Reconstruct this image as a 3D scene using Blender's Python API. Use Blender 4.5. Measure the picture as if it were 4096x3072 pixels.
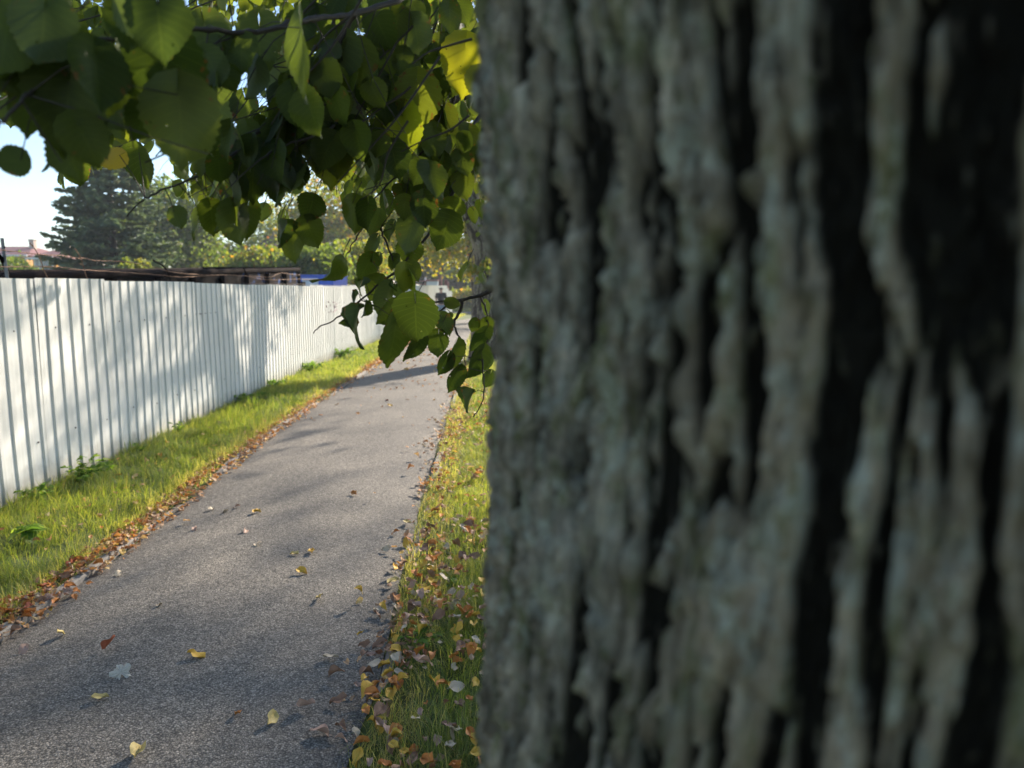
import bpy, bmesh, math, random
import numpy as np
from mathutils import Vector, Matrix, noise as mnoise
R = math.radians
PI = math.pi
random.seed(7)
rng = np.random.default_rng(11)
scene = bpy.context.scene
for o in list(bpy.data.objects):
    bpy.data.objects.remove(o)

# ------------------------------------------------------------------ camera, sky, sun, exposure
FPX, CAMH = 2840.0, 1.6
PITCH = math.atan((1536 - 1165) / FPX)
cam_d = bpy.data.cameras.new('camera')
cam = bpy.data.objects.new('camera', cam_d)
scene.collection.objects.link(cam)
cam.location = (0, 0, CAMH)
cam.rotation_euler = (PI / 2 - PITCH, 0, 0)
cam_d.sensor_width = 36
cam_d.lens = 36 * FPX / 4096
cam_d.clip_start = 0.02
cam_d.clip_end = 2000
cam_d.dof.use_dof = True
cam_d.dof.focus_distance = 2.4
cam_d.dof.aperture_fstop = 3.4
scene.camera = cam

SUN_AZ, SUN_EL = R(30), R(27)          # azimuth clockwise from +Y
world = bpy.data.worlds.new('World')
scene.world = world
world.use_nodes = True
wn = world.node_tree
bg = wn.nodes['Background']
sky = wn.nodes.new('ShaderNodeTexSky')
sky.sky_type = 'NISHITA'
sky.sun_disc = False
sky.sun_elevation = SUN_EL
sky.sun_rotation = SUN_AZ
sky.air_density = 1.0
sky.dust_density = 0.4
sky.ozone_density = 3.5
tint = wn.nodes.new('ShaderNodeMix'); tint.data_type = 'RGBA'; tint.blend_type = 'MULTIPLY'; tint.inputs[0].default_value = 1.0
tint.inputs[7].default_value = (1.08, 1.0, 0.93, 1)          # warm tint on the sky light, so shade turns out less blue
wn.links.new(sky.outputs[0], tint.inputs[6]); wn.links.new(tint.outputs[2], bg.inputs[0])
bg.inputs[1].default_value = 0.10
sd = bpy.data.lights.new('sun', 'SUN')
sd.energy = 4.4
sd.angle = R(0.9)
sd.color = (1.0, 0.88, 0.72)
sun = bpy.data.objects.new('sun', sd)
scene.collection.objects.link(sun)
sdir = Vector((math.sin(SUN_AZ) * math.cos(SUN_EL), math.cos(SUN_AZ) * math.cos(SUN_EL), math.sin(SUN_EL)))
sun.rotation_euler = sdir.to_track_quat('Z', 'Y').to_euler()
scene.view_settings.view_transform = 'Standard'
scene.view_settings.look = 'None'
scene.view_settings.gamma = 1
scene.view_settings.exposure = 1.48
scene.render.engine = 'CYCLES'
scene.cycles.max_bounces = 8
scene.cycles.diffuse_bounces = 4
scene.cycles.transmission_bounces = 4
scene.cycles.transparent_max_bounces = 12
scene.cycles.caustics_reflective = False
scene.cycles.caustics_refractive = False

# ------------------------------------------------------------------ helpers
SP, CP = math.sin(PITCH), math.cos(PITCH)
def ray(x, y):
    u = (x - 2048) / FPX; v = (1536 - y) / FPX
    return Vector((u, CP + v * SP, -SP + v * CP))
def pt(x, y, D):                       # point seen at photo position x, y whose forward distance is D metres
    d = ray(x, y); t = D / d.y
    return Vector((d.x * t, D, CAMH + d.z * t))
def proj(p):                           # world (N,3) -> photo pixels and depth
    q = np.atleast_2d(np.asarray(p, float)) - np.array([0, 0, CAMH])
    dep = q[:, 1] * CP - q[:, 2] * SP
    up = q[:, 1] * SP + q[:, 2] * CP
    dd = np.where(dep > 0.01, dep, 0.01)
    return 2048 + FPX * q[:, 0] / dd, 1536 - FPX * up / dd, dep

def tag(o, label=None, cat=None, group=None, kind=None):
    if label: o['label'] = label
    if cat: o['category'] = cat
    if group: o['group'] = group
    if kind: o['kind'] = kind
    return o
def empty(name, loc, label, cat, group=None, rz=0):
    o = bpy.data.objects.new(name, None)
    scene.collection.objects.link(o)
    o.empty_display_size = 0.2
    o.location = loc
    o.rotation_euler = (0, 0, rz)
    return tag(o, label, cat, group)
def meshobj(name, verts, faces, mat, parent=None, smooth=False, attrs=None, mats=None, midx=None):
    """verts are world coordinates when the parent is a rotation-free empty at a location: they are shifted into its space"""
    me = bpy.data.meshes.new(name)
    verts = np.asarray(verts, dtype=np.float32).reshape(-1, 3)
    if parent is not None:
        off = Vector(parent.location)
        pp = parent.parent
        while pp is not None:
            off += pp.location; pp = pp.parent
        verts = verts - np.array(off, dtype=np.float32)
    if isinstance(faces, np.ndarray):
        n, k = faces.shape
        me.vertices.add(len(verts)); me.vertices.foreach_set('co', verts.ravel())
        me.loops.add(n * k); me.loops.foreach_set('vertex_index', faces.astype(np.int32).ravel())
        me.polygons.add(n)
        me.polygons.foreach_set('loop_start', np.arange(0, n * k, k, dtype=np.int32))
        me.polygons.foreach_set('loop_total', np.full(n, k, dtype=np.int32))
        me.update(calc_edges=True)
    else:
        me.from_pydata([tuple(map(float, v)) for v in verts], [], [tuple(int(i) for i in f) for f in faces])
    me.polygons.foreach_set('use_smooth', np.full(len(me.polygons), smooth, dtype=bool))
    if attrs:
        for k_, a in attrs.items():
            a = np.asarray(a, dtype=np.float32)
            if a.ndim == 1:
                at = me.attributes.new(k_, 'FLOAT', 'POINT'); at.data.foreach_set('value', a)
            else:
                at = me.attributes.new(k_, 'FLOAT_VECTOR', 'POINT'); at.data.foreach_set('vector', a.ravel())
    for m in (mats or [mat]):
        me.materials.append(m)
    if midx is not None:
        me.polygons.foreach_set('material_index', np.asarray(midx, dtype=np.int32))
    me.update()
    o = bpy.data.objects.new(name, me)
    scene.collection.objects.link(o)
    if parent is not None:
        o.parent = parent
    return o

class MB:
    def __init__(s): s.v = []; s.f = []
    def add(s, v, f):
        n = len(s.v); s.v += [tuple(p) for p in v]; s.f += [tuple(i + n for i in q) for q in f]; return s
    def box(s, c, sz, rot=None):
        hx, hy, hz = sz[0] / 2, sz[1] / 2, sz[2] / 2
        v = [Vector((x, y, z)) for x in (-hx, hx) for y in (-hy, hy) for z in (-hz, hz)]
        if rot is not None: v = [rot @ p for p in v]
        v = [p + Vector(c) for p in v]
        return s.add(v, [(0, 1, 3, 2), (4, 6, 7, 5), (0, 4, 5, 1), (2, 3, 7, 6), (0, 2, 6, 4), (1, 5, 7, 3)])
    def tube(s, pts, rad, seg=8, caps=True):
        pts = [Vector(p) for p in pts]
        if not hasattr(rad, '__len__'): rad = [rad] * len(pts)
        v, f = [], []
        prev = None
        for i, p in enumerate(pts):
            t = (pts[min(i + 1, len(pts) - 1)] - pts[max(i - 1, 0)])
            if t.length < 1e-7: t = Vector((0, 0, 1))
            t.normalize()
            if prev is None:
                a = t.cross(Vector((0.13, 0.31, 0.94)))
                if a.length < 0.1: a = t.cross(Vector((1, 0, 0)))
            else:
                a = prev - t * prev.dot(t)
            a.normalize(); prev = a
            b = t.cross(a)
            for k in range(seg):
                an = 2 * PI * k / seg
                v.append(p + (a * math.cos(an) + b * math.sin(an)) * rad[i])
        for i in range(len(pts) - 1):
            for k in range(seg):
                k2 = (k + 1) % seg
                f.append((i * seg + k, i * seg + k2, (i + 1) * seg + k2, (i + 1) * seg + k))
        if caps:
            f.append(tuple(range(seg))[::-1]); f.append(tuple((len(pts) - 1) * seg + k for k in range(seg)))
        return s.add(v, f)
    def obj(s, name, mat, parent=None, smooth=False):
        return meshobj(name, s.v, s.f, mat, parent, smooth)

def catmull(P, n=4):
    P = [Vector(p) for p in P]
    if len(P) < 3: return P
    out = []
    for i in range(len(P) - 1):
        p0 = P[max(i - 1, 0)]; p1 = P[i]; p2 = P[i + 1]; p3 = P[min(i + 2, len(P) - 1)]
        for k in range(n):
            t = k / n
            out.append(0.5 * ((2 * p1) + (p2 - p0) * t + (2 * p0 - 5 * p1 + 4 * p2 - p3) * t * t + (3 * p1 - p0 - 3 * p2 + p3) * t ** 3))
    out.append(P[-1])
    return out

# ------------------------------------------------------------------ material helpers
def mat(name):
    m = bpy.data.materials.new(name); m.use_nodes = True
    nt = m.node_tree
    return m, nt, nt.nodes['Principled BSDF'], nt.nodes['Material Output']
def N(nt, t, **kw):
    n = nt.nodes.new(t)
    for k, v in kw.items():
        if k.startswith('i_'):
            n.inputs[k[2:].replace('_', ' ')].default_value = v
        else:
            setattr(n, k, v)
    return n
def ramp(nt, src, stops, interp='LINEAR'):
    r = nt.nodes.new('ShaderNodeValToRGB')
    r.color_ramp.interpolation = interp
    el = r.color_ramp.elements
    while len(el) > 1: el.remove(el[-1])
    el[0].position = stops[0][0]; el[0].color = (*stops[0][1], 1)
    for p, c in stops[1:]:
        e = el.new(p); e.color = (*c, 1)
    nt.links.new(src, r.inputs[0])
    return r.outputs[0]
def mixc(nt, fac, a, b, mode='MIX'):
    m = nt.nodes.new('ShaderNodeMix'); m.data_type = 'RGBA'; m.blend_type = mode
    for s, v in ((m.inputs[0], fac), (m.inputs[6], a), (m.inputs[7], b)):
        if hasattr(v, 'links'): nt.links.new(v, s)
        elif hasattr(v, '__len__'): s.default_value = (*v, 1)
        else: s.default_value = v
    return m.outputs[2]
def math_(nt, op, a, b=None, c=None):
    m = nt.nodes.new('ShaderNodeMath'); m.operation = op
    for i, v in enumerate((a, b, c)):
        if v is None: continue
        if hasattr(v, 'links'): nt.links.new(v, m.inputs[i])
        else: m.inputs[i].default_value = v
    return m.outputs[0]
def noise(nt, scale, detail=4, rough=0.55, vec=None, mapscale=None, obj=True):
    n = nt.nodes.new('ShaderNodeTexNoise')
    n.inputs['Scale'].default_value = scale; n.inputs['Detail'].default_value = detail; n.inputs['Roughness'].default_value = rough
    v = vec
    if v is None:
        tc = nt.nodes.new('ShaderNodeTexCoord'); v = tc.outputs['Object']
    if mapscale:
        mp = nt.nodes.new('ShaderNodeMapping'); mp.inputs['Scale'].default_value = mapscale
        nt.links.new(v, mp.inputs[0]); v = mp.outputs[0]
    nt.links.new(v, n.inputs['Vector'])
    return n.outputs['Fac']
def bump(nt, h, strength, dist, bsdf, prev=None):
    b = nt.nodes.new('ShaderNodeBump'); b.inputs['Strength'].default_value = strength; b.inputs['Distance'].default_value = dist
    nt.links.new(h, b.inputs['Height'])
    if prev: nt.links.new(prev, b.inputs['Normal'])
    if bsdf: nt.links.new(b.outputs[0], bsdf.inputs['Normal'])
    return b.outputs[0]
def simple(name, col, rough=0.7, var=0.25, nscale=8, metal=0.0, bmp=0.15, bscale=40, bdist=0.01, mapscale=None):
    m, nt, b, out = mat(name)
    f = noise(nt, nscale, 5, mapscale=mapscale)
    c = ramp(nt, f, [(0.3, tuple(x * (1 - var) for x in col)), (0.7, tuple(min(1, x * (1 + var)) for x in col))])
    nt.links.new(c, b.inputs['Base Color'])
    b.inputs['Roughness'].default_value = rough; b.inputs['Metallic'].default_value = metal
    if bmp: bump(nt, noise(nt, bscale, 4), bmp, bdist, b)
    return m

# asphalt
def make_asphalt():
    m, nt, b, out = mat('asphalt')
    tc = nt.nodes.new('ShaderNodeTexCoord')
    v = nt.nodes.new('ShaderNodeTexVoronoi'); v.inputs['Scale'].default_value = 135
    nt.links.new(tc.outputs['Object'], v.inputs['Vector'])
    sep = nt.nodes.new('ShaderNodeSeparateColor'); nt.links.new(v.outputs['Color'], sep.inputs[0])
    stone = ramp(nt, sep.outputs[0], [(0.0, (0.12, 0.109, 0.096)), (0.55, (0.195, 0.176, 0.153)), (0.85, (0.27, 0.243, 0.21)), (1.0, (0.38, 0.345, 0.30))])
    gap = ramp(nt, v.outputs['Distance'], [(0.35, (1, 1, 1)), (0.75, (0.36, 0.36, 0.36))])
    c = mixc(nt, 1.0, stone, gap, 'MULTIPLY')
    big = noise(nt, 0.9, 6, 0.6)
    t = ramp(nt, big, [(0.35, (0.74, 0.74, 0.75)), (0.65, (1.18, 1.16, 1.13))])
    st_ = noise(nt, 2.6, 7, 0.7)
    t = mixc(nt, ramp(nt, st_, [(0.60, (0, 0, 0)), (0.72, (0.5, 0.5, 0.5))]), t, (0.62, 0.60, 0.58))
    fleck = noise(nt, 14, 3, 0.6)
    t = mixc(nt, ramp(nt, fleck, [(0.70, (0, 0, 0)), (0.74, (0.45, 0.45, 0.45))]), t, (1.7, 1.6, 1.45))
    c = mixc(nt, 1.0, c, t, 'MULTIPLY')
    n2 = noise(nt, 30, 4, 0.7)
    c = mixc(nt, 1.0, c, ramp(nt, n2, [(0.3, (0.72, 0.72, 0.72)), (0.7, (1.25, 1.25, 1.25))]), 'MULTIPLY')
    nt.links.new(c, b.inputs['Base Color'])
    b.inputs['Roughness'].default_value = 0.82
    h = math_(nt, 'SUBTRACT', 1.0, v.outputs['Distance'])
    n = bump(nt, h, 0.55, 0.004, None)
    bump(nt, n2, 0.5, 0.012, b, n)
    return m
def make_ground():
    m, nt, b, out = mat('verge_soil')
    f = noise(nt, 3.5, 8, 0.65)
    c = ramp(nt, f, [(0.3, (0.06, 0.055, 0.022)), (0.5, (0.07, 0.10, 0.022)), (0.7, (0.10, 0.155, 0.028))])
    nt.links.new(c, b.inputs['Base Color']); b.inputs['Roughness'].default_value = 0.95
    bump(nt, noise(nt, 60, 5, 0.7), 0.8, 0.02, b)
    return m
def leafmat(name, stops, trans=0.5, rough=0.5, spec=0.22, holes=False, veins=True, tmul=2.0, under=(0.16, 0.2, 0.1), brown=True):
    """luv = (lateral -1..1, length 0..1, random per leaf)"""
    m, nt, b, out = mat(name)
    at = N(nt, 'ShaderNodeAttribute', attribute_name='luv')
    sp = nt.nodes.new('ShaderNodeSeparateXYZ'); nt.links.new(at.outputs['Vector'], sp.inputs[0])
    base = ramp(nt, sp.outputs[2], stops)
    if brown:
        nb = noise(nt, 60, 3, 0.6)
        wv = math_(nt, 'ADD', nb, math_(nt, 'MULTIPLY', math_(nt, 'ABSOLUTE', sp.outputs[0]), 0.18))
        wv = math_(nt, 'ADD', wv, math_(nt, 'MULTIPLY', math_(nt, 'FRACT', math_(nt, 'MULTIPLY', sp.outputs[2], 37.3)), 0.12))
        fb = ramp(nt, wv, [(0.86, (0, 0, 0)), (0.91, (1, 1, 1))])
        base = mixc(nt, fb, base, (0.10, 0.045, 0.015))
    if veins:
        ax = math_(nt, 'ABSOLUTE', sp.outputs[0])
        fr = math_(nt, 'FRACT', math_(nt, 'MULTIPLY', math_(nt, 'SUBTRACT', sp.outputs[1], math_(nt, 'MULTIPLY', ax, 0.32)), 8.0))
        l1 = math_(nt, 'LESS_THAN', math_(nt, 'ABSOLUTE', math_(nt, 'SUBTRACT', fr, 0.5)), 0.06)
        l2 = math_(nt, 'LESS_THAN', ax, 0.035)
        vn = math_(nt, 'MAXIMUM', l1, l2)
        base = mixc(nt, math_(nt, 'MULTIPLY', vn, 0.08), base, (0.2, 0.26, 0.06))
    geo = nt.nodes.new('ShaderNodeNewGeometry')
    top = mixc(nt, 0.0, base, base)
    und = mixc(nt, 0.55, base, under)
    dif = mixc(nt, geo.outputs['Backfacing'], top, und)
    nt.links.new(dif, b.inputs['Base Color'])
    b.inputs['Roughness'].default_value = rough
    b.inputs['Specular IOR Level'].default_value = spec
    tr = nt.nodes.new('ShaderNodeBsdfTranslucent')
    tc = mixc(nt, 1.0, base, (tmul * 1.25, tmul * 1.2, tmul * 0.5), 'MULTIPLY')
    nt.links.new(tc, tr.inputs['Color'])
    ms = nt.nodes.new('ShaderNodeMixShader'); ms.inputs[0].default_value = trans
    nt.links.new(b.outputs[0], ms.inputs[1]); nt.links.new(tr.outputs[0], ms.inputs[2])
    res = ms.outputs[0]
    if holes:
        vo = nt.nodes.new('ShaderNodeTexVoronoi'); vo.inputs['Scale'].default_value = 95
        tco = nt.nodes.new('ShaderNodeTexCoord'); nt.links.new(tco.outputs['Object'], vo.inputs['Vector'])
        sc = nt.nodes.new('ShaderNodeSeparateColor'); nt.links.new(vo.outputs['Color'], sc.inputs[0])
        rad = math_(nt, 'MULTIPLY', math_(nt, 'GREATER_THAN', sc.outputs[0], 0.86), math_(nt, 'MULTIPLY', sc.outputs[1], 0.2))
        hole = math_(nt, 'LESS_THAN', vo.outputs['Distance'], rad)
        tp = nt.nodes.new('ShaderNodeBsdfTransparent')
        m2 = nt.nodes.new('ShaderNodeMixShader'); nt.links.new(hole, m2.inputs[0])
        nt.links.new(res, m2.inputs[1]); nt.links.new(tp.outputs[0], m2.inputs[2]); res = m2.outputs[0]
    nt.links.new(res, out.inputs['Surface'])
    return m

M = {}
M['asphalt'] = make_asphalt()
M['soil'] = make_ground()
G0 = (0.026, 0.044, 0.011); G1 = (0.050, 0.070, 0.013); G2 = (0.085, 0.104, 0.016); GY = (0.16, 0.19, 0.016); YL = (0.36, 0.25, 0.02); BR = (0.12, 0.06, 0.02)
M['linden'] = leafmat('linden_leaf', [(0.0, G0), (0.5, G1), (0.8, G2), (0.93, GY), (0.98, YL), (1.0, BR)], holes=True)
M['linden_mid'] = leafmat('linden_leaf_small', [(0.0, G1), (0.5, G2), (0.8, (0.09, 0.13, 0.015)), (0.93, GY), (1.0, YL)], veins=False, brown=False)
M['yellowing'] = leafmat('yellowing_leaf', [(0.0, (0.06, 0.10, 0.02)), (0.4, (0.12, 0.15, 0.02)), (0.75, (0.22, 0.20, 0.025)), (0.93, (0.42, 0.28, 0.03)), (1.0, (0.35, 0.12, 0.03))], veins=False, brown=False)
M['bush'] = leafmat('bush_leaf', [(0.0, (0.04, 0.075, 0.018)), (0.5, (0.09, 0.13, 0.03)), (0.85, (0.16, 0.19, 0.035)), (1.0, (0.25, 0.2, 0.04))], veins=False, brown=False)
M['darkleaf'] = leafmat('dark_green_leaf', [(0.0, (0.012, 0.028, 0.012)), (0.6, (0.03, 0.055, 0.02)), (1.0, (0.06, 0.09, 0.025))], trans=0.25, veins=False, brown=False)
M['spruce'] = leafmat('spruce_needles', [(0.0, (0.065, 0.10, 0.08)), (0.5, (0.12, 0.175, 0.12)), (0.85, (0.20, 0.26, 0.13)), (1.0, (0.28, 0.27, 0.15))], trans=0.15, veins=False, brown=False, rough=0.6)
M['grass'] = leafmat('grass_blade', [(0.0, (0.07, 0.115, 0.03)), (0.35, (0.155, 0.22, 0.05)), (0.7, (0.29, 0.33, 0.07)), (0.86, (0.42, 0.40, 0.12)), (1.0, (0.46, 0.40, 0.22))], trans=0.5, veins=False, brown=False, rough=0.5, spec=0.3, tmul=1.5)
M['weed'] = leafmat('weed_leaf', [(0.0, (0.07, 0.14, 0.03)), (0.6, (0.13, 0.22, 0.045)), (1.0, (0.22, 0.30, 0.06))], veins=False, brown=False)
M['litter'] = leafmat('litter_leaf', [(0.0, (0.16, 0.07, 0.04)), (0.25, (0.34, 0.15, 0.07)), (0.5, (0.50, 0.20, 0.06)), (0.65, (0.56, 0.38, 0.25)), (0.8, (0.62, 0.24, 0.05)), (0.92, (0.62, 0.48, 0.34)), (1.0, (0.66, 0.42, 0.07))], trans=0.2, veins=False, brown=False, rough=0.6, tmul=1.2, under=(0.4, 0.3, 0.2))
def dryleaf(name, col):
    col = tuple(min(0.75, x * 1.25) for x in col)
    m, nt, b, out = mat(name)
    f = noise(nt, 50, 4, 0.6)
    c = ramp(nt, f, [(0.3, tuple(x * 0.55 for x in col)), (0.62, col), (0.8, tuple(min(1, x * 1.25) for x in col))])
    nt.links.new(c, b.inputs['Base Color']); b.inputs['Roughness'].default_value = 0.6
    bump(nt, noise(nt, 120, 3), 0.3, 0.003, b)
    return m
DRY = {'pale yellow': dryleaf('dry_yellow', (0.52, 0.40, 0.14)), 'beige': dryleaf('dry_beige', (0.50, 0.40, 0.28)), 'orange': dryleaf('dry_orange', (0.52, 0.19, 0.035)),
       'brown': dryleaf('dry_brown', (0.24, 0.125, 0.07)), 'reddish brown': dryleaf('dry_red', (0.34, 0.085, 0.035)), 'pinkish tan': dryleaf('dry_pink', (0.42, 0.26, 0.19)), 'golden': dryleaf('dry_golden', (0.60, 0.36, 0.04))}
M['twig'] = simple('twig_bark', (0.035, 0.026, 0.020), 0.7, 0.35, 60, bmp=0.5, bscale=300, bdist=0.002)
M['kerb'] = simple('kerb_concrete', (0.24, 0.22, 0.20), 0.9, 0.35, 12, bmp=0.6, bscale=80, bdist=0.006)
M['rust'] = simple('rusty_steel', (0.007, 0.005, 0.0045), 0.75, 0.6, 7, bmp=0.4, bscale=40, bdist=0.01)
M['rustpipe'] = simple('rusty_pipe', (0.014, 0.009, 0.008), 0.6, 0.4, 12, bmp=0.3, bscale=60, bdist=0.005)
M['wire'] = simple('rusty_wire', (0.30, 0.15, 0.08), 0.7, 0.4, 30, bmp=0)
M['darkwire'] = simple('dark_wire', (0.05, 0.035, 0.03), 0.7, 0.4, 30, bmp=0)
M['galv'] = simple('grey_steel', (0.22, 0.2, 0.2), 0.55, 0.3, 20, bmp=0.1)
def rustpaint():
    m, nt, b, out = mat('rusty_blue_paint')
    f = noise(nt, 3.2, 7, 0.7)
    c = ramp(nt, f, [(0.47, (0.018, 0.012, 0.010)), (0.54, (0.028, 0.02, 0.018)), (0.56, (0.04, 0.08, 0.2)), (0.72, (0.07, 0.13, 0.30))])
    nt.links.new(c, b.inputs['Base Color']); b.inputs['Roughness'].default_value = 0.7
    return m
M['rustblue'] = rustpaint()
for k_ in ('rust', 'rustpipe', 'rustblue'):
    b_ = M[k_].node_tree.nodes['Principled BSDF']; b_.inputs['Roughness'].default_value = 0.95; b_.inputs['Specular IOR Level'].default_value = 0.08
def make_fence_mat():
    m, nt, b, out = mat('white_sheet_paint')
    tc = nt.nodes.new('ShaderNodeTexCoord')
    f = noise(nt, 1.6, 6, 0.6)
    c = ramp(nt, f, [(0.3, (0.62, 0.625, 0.61)), (0.7, (0.73, 0.73, 0.71))])
    st = noise(nt, 1.0, 6, 0.7, vec=tc.outputs['Object'], mapscale=(26, 26, 1.2))
    c = mixc(nt, 1.0, c, ramp(nt, st, [(0.35, (0.84, 0.84, 0.83)), (0.6, (1, 1, 1))]), 'MULTIPLY')
    sp = nt.nodes.new('ShaderNodeSeparateXYZ'); nt.links.new(tc.outputs['Object'], sp.inputs[0])
    low = math_(nt, 'ADD', sp.outputs[2], math_(nt, 'MULTIPLY', noise(nt, 9, 5, 0.7), 0.35))
    dirt = ramp(nt, low, [(0.10, (0.50, 0.43, 0.34)), (0.42, (1, 1, 1))])
    c = mixc(nt, 1.0, c, dirt, 'MULTIPLY')
    sm = noise(nt, 55, 2, 0.5)
    c = mixc(nt, ramp(nt, sm, [(0.765, (0, 0, 0)), (0.79, (1, 1, 1))]), c, (0.25, 0.22, 0.2))
    nt.links.new(c, b.inputs['Base Color'])
    b.inputs['Roughness'].default_value = 0.45
    b.inputs['Specular IOR Level'].default_value = 0.35
    bump(nt, noise(nt, 3.0, 3, 0.5), 0.25, 0.02, b)
    return m
M['sheet'] = make_fence_mat()
M['sheetscrew'] = simple('screw_head', (0.12, 0.11, 0.1), 0.6, bmp=0)
M['graffiti'] = simple('graffiti_paint', (0.16, 0.06, 0.10), 0.6, 0.3, 20, bmp=0)
def barkmat(name, ridge, dark, lichen=0.5, scale=1.0):
    m, nt, b, out = mat(name)
    tc = nt.nodes.new('ShaderNodeTexCoord')
    at = N(nt, 'ShaderNodeAttribute', attribute_name='crev')
    n1 = noise(nt, 62 * scale, 7, 0.75, vec=tc.outputs['Object'], mapscale=(1, 1, 0.22))
    c = ramp(nt, n1, [(0.36, tuple(x * 0.16 for x in ridge)), (0.46, tuple(x * 0.7 for x in ridge)), (0.55, tuple(x * 1.1 for x in ridge)), (0.66, tuple(x * 2.2 for x in ridge))])
    w = noise(nt, 6 * scale, 4, 0.6, vec=tc.outputs['Object'], mapscale=(1, 1, 0.4))
    c = mixc(nt, ramp(nt, w, [(0.42, (0, 0, 0)), (0.6, (0.6, 0.6, 0.6))]), c, tuple(x * q for x, q in zip(ridge, (1.12, 1.02, 0.88))))   # browner patches
    g = noise(nt, 30 * scale, 6, 0.75, vec=tc.outputs['Object'], mapscale=(1, 1, 0.45))
    c = mixc(nt, ramp(nt, g, [(0.50, (0, 0, 0)), (0.60, (0.7, 0.7, 0.7))]), c, (0.14, 0.155, 0.05))       # algae
    l = noise(nt, 52 * scale, 7, 0.8, vec=tc.outputs['Object'], mapscale=(1, 1, 0.7))
    l2 = noise(nt, 5 * scale, 3, 0.6)
    lf = math_(nt, 'MULTIPLY', ramp(nt, l, [(0.50, (0, 0, 0)), (0.56, (lichen, lichen, lichen))]), ramp(nt, l2, [(0.42, (0.1, 0.1, 0.1)), (0.6, (1, 1, 1))]))
    c = mixc(nt, lf, c, (0.46, 0.47, 0.38))  # grey-blue lichen crusts
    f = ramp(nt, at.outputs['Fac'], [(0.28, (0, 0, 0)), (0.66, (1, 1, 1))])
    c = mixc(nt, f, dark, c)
    nt.links.new(c, b.inputs['Base Color']); b.inputs['Roughness'].default_value = 0.92
    b.inputs['Specular IOR Level'].default_value = 0.15
    fine = noise(nt, 90 * scale, 6, 0.7, vec=tc.outputs['Object'], mapscale=(1, 1, 0.4))
    bump(nt, fine, 1.0, 0.01, b)
    return m
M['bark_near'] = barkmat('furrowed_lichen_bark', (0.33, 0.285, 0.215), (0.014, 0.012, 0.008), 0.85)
M['bark'] = barkmat('grey_bark', (0.17, 0.15, 0.125), (0.05, 0.042, 0.035), 0.35, 0.6)

# ------------------------------------------------------------------ numpy noise
def hsh(i, j, k=0):
    n = (i * 374761393 + j * 668265263 + k * 974634777) & 0x7fffffff
    n = ((n ^ (n >> 13)) * 1274126177) & 0x7fffffff
    return ((n ^ (n >> 16)) & 0xffff) / 65535.0
def vnoise(x, y, per=None, k=0):
    xi = np.floor(x).astype(np.int64); yi = np.floor(y).astype(np.int64)
    fx = x - xi; fy = y - yi
    fx = fx * fx * (3 - 2 * fx); fy = fy * fy * (3 - 2 * fy)
    def w(a): return a % per if per else a
    a = hsh(w(xi), yi, k); b = hsh(w(xi + 1), yi, k); c = hsh(w(xi), yi + 1, k); d = hsh(w(xi + 1), yi + 1, k)
    return (a * (1 - fx) + b * fx) * (1 - fy) + (c * (1 - fx) + d * fx) * fy
def fbm(x, y, per=None, k=0, o=4):
    s = 0; a = 0.5; t = 0
    for i in range(o):
        s = s + a * vnoise(x, y, per, k + i); t += a
        x = x * 2; y = y * 2; a *= 0.5
        if per: per *= 2
    return s / t
def worley(x, y, per=None, k=0, jit=0.9):
    xi = np.floor(x).astype(np.int64); yi = np.floor(y).astype(np.int64)
    d1 = np.full(x.shape, 9.0); d2 = np.full(x.shape, 9.0); idr = np.zeros(x.shape)
    for dx in (-1, 0, 1):
        for dy in (-1, 0, 1):
            cx = xi + dx; cy = yi + dy
            wx = cx % per if per else cx
            px = cx + 0.5 + jit * (hsh(wx, cy, k) - 0.5); py = cy + 0.5 + jit * (hsh(wx, cy, k + 7) - 0.5)
            d = np.hypot(x - px, y - py); r = hsh(wx, cy, k + 3)
            nd = d < d1
            d2 = np.where(nd, d1, np.minimum(d2, d)); idr = np.where(nd, r, idr); d1 = np.where(nd, d, d1)
    return d1, d2, idr
def ground_z(x, y):
    x = np.asarray(x, float); y = np.asarray(y, float)
    L = np.interp(y, PLy, PLx); Rr = np.interp(y, PRy, PRx)
    off = np.maximum(L - x, x - Rr)                 # metres outside the path
    amp = np.clip(off / 0.5, 0, 1) * np.clip((70 - y) / 20, 0, 1)
    return amp * (0.035 * (fbm(x * 1.3 + 40, y * 1.3 + 40, None, 5, 3) - 0.35)) - 0.012

# ------------------------------------------------------------------ ground, path, kerbs
PL = [(-2.36, -3), (-2.36, 3.1), (-2.39, 3.9), (-2.5, 5.3), (-2.6, 6.4), (-2.71, 8.1), (-2.81, 10.5), (-2.86, 12.5), (-2.93, 15.3), (-3.1, 20), (-3.25, 27), (-3.3, 33), (-3.12, 39), (-2.4, 42.2), (-0.5, 44.5), (6, 47)]
PR = [(-0.54, -3), (-0.56, 2.2), (-0.58, 3.2), (-0.65, 4.2), (-0.69, 5.1), (-0.71, 5.8), (-0.78, 7.6), (-0.84, 9.0), (-0.92, 11.1), (-1.11, 14.4), (-1.42, 20.4), (-1.6, 27), (-1.62, 33), (-1.3, 37.5), (-0.2, 40.5), (6, 43.5)]
PLx = [p[0] for p in PL[:13]]; PLy = [p[1] for p in PL[:13]]; PRx = [p[0] for p in PR[:13]]; PRy = [p[1] for p in PR[:13]]

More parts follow.
